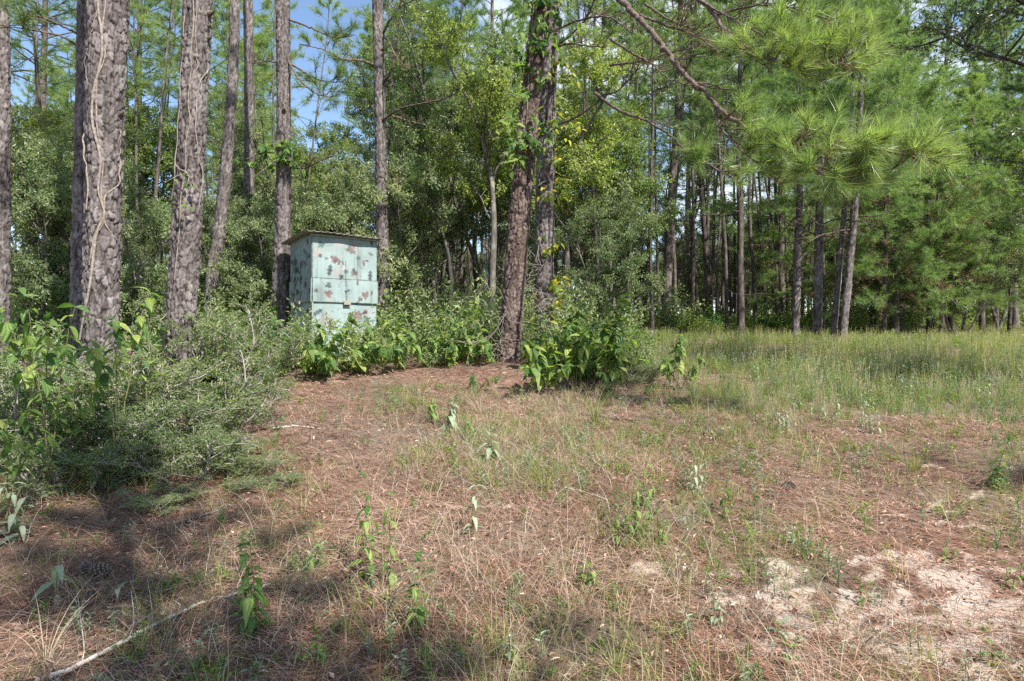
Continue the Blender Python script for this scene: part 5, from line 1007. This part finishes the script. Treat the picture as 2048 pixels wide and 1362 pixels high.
# low green growth
SK = [grass_clump(601, 12, .16, .05, M['grass'], .4, w=.004), grass_clump(602, 14, .22, .06, M['grass'], .55, w=.0035), weed_clump(603, 2, .14, M['weed_leaf'], .030, .011, 9, Rr=.02), weed_clump(604, 2, .20, M['silver_leaf'], .032, .010, 10, Rr=.02), grass_clump(605, 16, .20, .07, M['straw'], .5, w=.0035), weed_clump(606, 4, .10, M['under_lime'], .028, .013, 9, Rr=.05)]
dg = lambda X, d: np.clip(2.0 * fbm(X, d + 5, .75, L3) - .75 + .3 * np.clip(X / 3, -.4, 1) + .15 * np.exp(-((X - .5) / 1.2) ** 2), 0.03, 1) * (1 - .8 * sand_mask(X, d)) * np.where(in_meadow(X, d), .6, 1)
X, d = floor_spread(r, 14000, 2.4, 9.6, 1.5, dg); n = len(X); sel = r.choice([0, 0, 1, 1, 2, 3, 4, 5], n)
gn_scatter('low_grass', np.stack([X, d, hz(X, d) + .005], 1), r.uniform(0, 6.28, n), r.uniform(.5, 1.3, n), sel, SK, 'short sparse green grass and seedlings on the needle floor', 'grass')

# ================================================================ SINGLE WEEDS OF THE CLEARING
def weed(label, px, py, top, nleaf, size, kinds, seed, lean=0.0, flower=0, stems=1, spread=0.03, opp=True, group=None, cat='weed'):
    rr = rng_(900 + seed); g = ground_at(px, py); h = (py - top) / FPX * g[1]; root = thing('weed', label, cat, g, group=group)
    for s in range(stems):
        st = np.array([rr.normal(0, spread), rr.normal(0, spread), -.02]) * (s > 0) + np.array([0, 0, -.02]); hh = h * (1 if s == 0 else rr.uniform(.55, .95))
        P = grow(st[None], np.array([[lean + rr.normal(0, .08), rr.normal(0, .08), 1]]), hh, 10, rr, .05, .02)[0]; V, F = tubes(P, np.linspace(.0032, .0016, 10), 5); b = Bag(); b.add(V, F); b.make('stem', M['stem_green'], root)
        a0 = rr.uniform(0, 6.28)
        for k in range(nleaf):
            t = .18 + .82 * k / max(1, nleaf - 1); q, tg = pick(P[None], np.array([min(t, .999)])); a0 += 1.57 if opp else 2.4
            for sg in ((0, math.pi) if opp else (0,)):
                an = a0 + sg + rr.normal(0, .25); d = np.array([math.cos(an), math.sin(an), rr.uniform(-.5, .5) + (.7 if t > .9 else 0)])
                put_leaf(root, kinds[rr.integers(len(kinds))], q[0], d, (0, 0, 1), size * rr.uniform(.7, 1.15) * (1.1 - .4 * t))
        if flower:
            b = Bag(); c = P[-1] + rr.normal(size=(flower, 3)) * [.014, .014, .008]; V, F = leaves(c, rr.normal(size=(flower, 3)) + [0, 0, .6], rr, .014, .010); b.add(V, F, .6); b.make('flower_head', M['flower'], root, smooth=False)
W_ = [('pale silvery weed with drooping leaves left of the two pine cones', 112, 1210, 1068, 5, .075, SL, 0, 1, 1), ('small two-leaved seedling right of the pine cones', 232, 1228, 1175, 2, .05, SL, 0, 0, 1),
      ('bushy bright green weed growing over the far end of the fallen branch', 515, 1275, 1062, 9, .062, WL, 0, 6, 3), ('short drooping weed right above the far end of the fallen branch', 625, 1150, 1040, 5, .06, WL, 0, 0, 1),
      ('weed with a string of drooping dark leaves, left of the floor centre', 748, 1165, 945, 7, .062, WL, 0, 0, 2), ('tall drooping weed in the lower middle of the needle floor', 836, 1265, 1075, 8, .058, WL, 0, 0, 2),
      ('thin weed with limp leaves below the green sword-grass tuft', 945, 1070, 965, 5, .055, SL, 0, 0, 1), ('weed with pale limp leaves left of the sword-grass tuft', 985, 920, 868, 4, .09, SL, 0, 0, 2),
      ('tall leafy twining weed, right one of a close pair', 1272, 1085, 895, 13, .036, WL, 0, 0, 2), ('tall leafy twining weed, left one of a close pair', 1240, 1095, 975, 10, .036, WL, 0, 0, 2),
      ('low bright bushy weed in the lower middle', 1180, 1185, 1130, 5, .045, WL, 0, 0, 4), ('upright bright weed left of the small dark cones', 1450, 1035, 930, 8, .042, WL, 0, 0, 2), ('upright bright weed with a leafy top below the left of the sand', 1318, 1095, 1015, 6, .04, WL, 0, 0, 1),
      ('dark narrow-leaved weed with a white bud at the edge of the sand', 1425, 1255, 1175, 5, .035, SL, 0, 5, 2), ('sturdy upright green weed near the right edge', 1990, 975, 878, 7, .06, WL, 0, 0, 1), ('round yellow-leaved sprig on the needle floor beside the upright bright weed', 1378, 905, 860, 4, .05, WL, 0, 0, 1),
      ('low silvery weed on the sand at the bottom right', 1552, 1290, 1245, 4, .055, SL, 0, 0, 2), ('curled green weed on the sand below the silvery one', 1578, 1330, 1290, 4, .055, WL, 0, 0, 1), ('slim upright weed at the right end of the sand', 1722, 1210, 1155, 5, .03, WL, 0, 0, 1), ('slim upright weed in the upper part of the sand', 1620, 1120, 1090, 4, .035, WL, 0, 0, 1),
      ('leafy slim weed right of the sand, upper one', 1885, 1120, 1070, 6, .03, WL, 0, 0, 1), ('leafy slim weed right of the sand, lower one', 2012, 1175, 1120, 6, .035, WL, 0, 0, 1), ('silvery weed against the left edge below the thicket', 22, 1075, 940, 6, .075, SL, 0, 0, 2), ('weed with long pale leaves in front of the middle pine hump', 905, 860, 795, 5, .10, SL, 0, 0, 2),
      ('bright bushy weed below the blind at the needle edge', 860, 845, 790, 7, .06, WL, 0, 0, 3), ('light green weed on the needles right of the middle pine', 1320, 890, 850, 5, .07, WL, 0, 0, 2), ('tall pale weed on the right of the foreground twining pair', 1390, 985, 915, 6, .05, SL, 0, 0, 2), ('bright sprig at the lower right corner', 1985, 1330, 1285, 4, .05, WL, 0, 0, 1),
      ('leafy sprig right of the bushy weed below the blind', 935, 880, 835, 5, .06, WL, 0, 0, 2), ('pale weed with a white top at the bottom middle', 1020, 1330, 1270, 5, .04, SL, 0, 4, 1), ('green sprig between the fallen branch and the bottom edge', 640, 1330, 1270, 5, .045, WL, 0, 0, 2), ('seedling with four leaves left of the fallen branch', 340, 1180, 1140, 3, .04, WL, 0, 0, 1)]
for k, (lab, px, py, top, nl, sz, kd, ln_, fl, ns) in enumerate(W_): weed(lab, px, py, top, nl, sz * 1.9, kd, k, ln_, fl, ns + (1 if k > 2 else 0), opp=kd is not WL or k % 2 == 0)
r = rng_(52)
for k, ((px, py), pl) in enumerate(by_place([(r.uniform(1400, 2048), r.uniform(770, 870)) for _ in range(26)])):
    weed('pale leafy weed in the near edge of the meadow, ' + pl, px, py, py - r.uniform(38, 75), 7, r.uniform(.05, .075), SL if k % 3 else WL, 40 + k, 0, 5 if k % 3 else 0, 3, .05, group='weeds in the near edge of the meadow')

# sword-like grass tuft in the middle
rr = rng_(71)
def blade_tuft(label, px, py, n, H, w, mat, bend=(.2, .9), seed=0):
    rr = rng_(700 + seed); g = ground_at(px, py); root = thing('grass_tuft', label, 'grass tuft', g)
    a = rr.uniform(0, 6.28, n)
    for i in range(n):
        b = Bag(); blades(b, np.array([[math.cos(a[i]) * .02, math.sin(a[i]) * .02, -.02]]), np.array([[math.cos(a[i]), math.sin(a[i]), 0]]), np.array([H * rr.uniform(.6, 1.15)]), np.array([w]), rr, np.array([rr.uniform(*bend)]), np.array([rr.uniform(.1, .7)]), 6); b.make('blade', mat, root)
blade_tuft('stiff dark green sword-grass tuft in the middle of the needle floor', 1090, 985, 26, .42, .008, M['grass'], seed=1)
blade_tuft('green grass tuft at the needle edge right of the middle pine', 1190, 850, 30, .55, .008, M['grass'], seed=2)
blade_tuft('loose bright grass tuft at the right near the tree shadow', 1900, 1040, 30, .30, .006, M['grass'], (.5, 1.4), seed=3)
blade_tuft('short bright grass tuft below the left thicket', 330, 1030, 22, .16, .007, M['grass'], (.2, .8), seed=4)
blade_tuft('fine green grass tuft at the shadow on the right', 1830, 945, 36, .34, .005, M['grass'], (.4, 1.3), seed=5)
blade_tuft('straw-coloured grass tuft at the bottom left corner', 90, 1330, 36, .34, .004, M['straw'], (.5, 1.6), seed=6)
blade_tuft('straw-coloured grass tuft in front of the middle pine hump', 960, 830, 40, .42, .005, M['straw'], (.4, 1.5), seed=7)

# ================================================================ BRANCHES, STICKS, CONES, STONES
def stick(name, label, pts, r0, r1, mat, lift=.012, twigs=(), cat='stick', group=None):
    G = [ground_at(x, y) + [0, 0, lift] for x, y in pts]; P = smooth_path(G, 7 * len(pts)); rw = rng_(int(pts[0][0])); P[1:-1] += rw.normal(size=(len(P) - 2, 3)) * r0 * .25
    root = thing(name, label, cat, P[0], group=group); V, F = tubes(P - P[0], np.linspace(r0, r1, len(P)) * (1 + .12 * np.sin(np.arange(len(P)) * 2.3)), 9); b = Bag(); b.add(V, F)
    for e, c in ((0, 0), (-1, -1)):
        k = len(V) // 9; ring = np.arange(9) + (0 if e == 0 else (k - 1) * 9); b.add(np.concatenate([V[ring], [P[e] - P[0]]]), np.stack([np.arange(9), (np.arange(9) + 1) % 9, np.full(9, 9)], 1))
    b.make('stem', mat, root)
    for tw in twigs:
        Q = smooth_path([ground_at(x, y) + [0, 0, z] for x, y, z in tw], 24) - P[0]; V, F = tubes(Q, np.linspace(r1 * .45, r1 * .18, len(Q)), 6); b = Bag(); b.add(V, F); b.make('twig', mat, root)
stick('fallen_branch', 'long pale bare branch lying across the lower left', [(100, 1375), (150, 1348), (230, 1306), (300, 1270), (370, 1236), (430, 1210), (495, 1194), (540, 1180)], .0105, .006, M['deadwood'], .03,
      twigs=[[(165, 1340, .03), (168, 1320, .05), (160, 1260, .07), (154, 1215, .09)], [(258, 1292, .03), (268, 1262, .05), (262, 1215, .08)]])
stick('fallen_branch', 'short dead stick below the left thicket', [(345, 1052), (385, 1042), (430, 1028)], .012, .008, M['twig'], .015, cat='stick')
stick('fallen_branch', 'dark stick on the needle hump right of the middle pine', [(1165, 832), (1220, 838), (1282, 846)], .018, .010, M['limb'], .015)
stick('fallen_branch', 'grey stick lying on the needles below the left corner of the blind', [(545, 860), (590, 856), (640, 860)], .012, .006, M['deadwood'], .015)
stick('fallen_branch', 'grey dead branch leaning through the left thicket', [(330, 860), (420, 800), (500, 790), (580, 800)], .018, .008, M['deadwood'], .12)
stick('fallen_branch', 'thin upright dead twig at the right end of the left thicket', [(532, 888), (536, 884)], .006, .005, M['limb'], .0, twigs=[[(533, 888, 0), (536, 885, .12), (540, 880, .26)]])
stick('fallen_branch', 'pale thin stick beside the sword-grass tuft', [(1130, 985), (1170, 995), (1215, 1010)], .006, .004, M['deadwood'], .03)
stick('fallen_branch', 'dark thin stick on the sand at the lower right', [(1728, 1310), (1755, 1282), (1780, 1262)], .004, .003, M['limb'], .03)
stick('fallen_branch', 'short grey stick near the bottom left pine cone', [(215, 1222), (245, 1219), (275, 1214)], .006, .004, M['deadwood'], .012)
def pine_cone(label, px, py, L, seed, rz, tilt=1.45, group=None):
    g = ground_at(px, py); rr = rng_(seed); root = thing('pine_cone', label, 'pine cone', g + [0, 0, L * .24], rz, group=group); root.rotation_euler = (tilt, 0, rz)
    k = 12; zz = np.linspace(-.5, .5, k) * L; pr = .24 * L * np.sin(np.pi * (np.linspace(.12, .95, k)) ** .75); b = Bag(); V, F = tubes(np.stack([0 * zz, 0 * zz, zz], 1), np.maximum(pr, .002), 10); b.add(V, F, .15); b.make('core', M['cone'], root)
    n = 90; i = np.arange(n); t = (i + .5) / n; a = i * 2.39996; R_ = .24 * L * np.sin(np.pi * (.12 + .83 * t) ** .75); z = (t - .5) * L
    o = np.stack([np.cos(a), np.sin(a), 0 * a], 1); up = np.array([0, 0, 1.0]); sd = np.stack([-np.sin(a), np.cos(a), 0 * a], 1); base = o * R_[:, None] * .7 + up * z[:, None]; w = .075 * L
    tip = base + o * (.14 * L * (.5 + np.sin(np.pi * t)))[:, None] + up * (.05 * L); V = np.stack([base - sd * w * .5, base + sd * w * .5, tip + sd * w * .55, tip - sd * w * .55, tip + o * .02 * L - up * .035 * L], 1)
    f4 = np.arange(n)[:, None] * 5 + np.array([[0, 1, 2, 3]]); f3 = np.arange(n)[:, None] * 5 + np.array([[3, 2, 4]]); b = Bag(); b.add(V.reshape(-1, 3), f4, np.tile([.2, .2, .75, .75, 1.0], n)); b.f3.append(f3); stuff(b.make('scales', M['cone'], root, smooth=False))
pine_cone('upright grey-brown pine cone, left of the pair at the lower left', 172, 1148, .105, 1, .5, .7); pine_cone('dark pine cone lying on its side, right of the pair at the lower left', 202, 1158, .135, 2, 1.25, 1.5)
pine_cone('half-buried small pine cone right of the two-leaved seedling', 255, 1205, .08, 3, 2.0, 1.3); pine_cone('old grey pine cone near the far end of the fallen branch', 632, 1135, .09, 4, .9, 1.4)
pine_cone('dark pine cone, largest of the group right of the centre', 1577, 982, .12, 5, 1.9, 1.5); pine_cone('small dark cone left of the largest one right of the centre', 1540, 988, .06, 6, .3); pine_cone('tiny dark cone below the upright bright weed', 1494, 1042, .06, 7, 1.2); pine_cone('small dark cone lowest in the group right of the centre', 1514, 1002, .06, 8, 2.2); pine_cone('brown pine cone on the needles near the twining weeds', 1228, 930, .075, 9, 1.0)
def stone(label, px, py, s, seed):
    g = ground_at(px, py); rr = rng_(seed); u = np.linspace(0, 2 * np.pi, 12, endpoint=False); v = np.linspace(-1.4, 1.4, 7); UU, VV = np.meshgrid(u, v)
    q = 1 + .25 * np.sin(UU * 2 + seed) * np.cos(VV) + .15 * np.sin(UU * 5 + VV * 3); V = np.stack([np.cos(UU) * np.cos(VV) * q, np.sin(UU) * np.cos(VV) * q * .8, np.sin(VV) * .6 * q], -1).reshape(-1, 3) * s
    i, j = np.arange(6)[:, None], np.arange(12)[None]; j2 = (j + 1) % 12; F = np.stack([i * 12 + j, i * 12 + j2, (i + 1) * 12 + j2, (i + 1) * 12 + j], -1).reshape(-1, 4); F3 = [F, np.array([list(range(12))[::-1]]), np.array([list(range(72, 84))])]
    o = build('stone', V, F3, M['stone']); o.location = g + [0, 0, s * .3]; tag(o, label, 'stone')
stone('white stone on the needles left of the sand', 1369, 1142, .022, 1); stone('white stone on the sand right of the white-budded weed', 1462, 1213, .022, 2); stone('tiny white stone beside the small dark cones', 1524, 981, .014, 3)
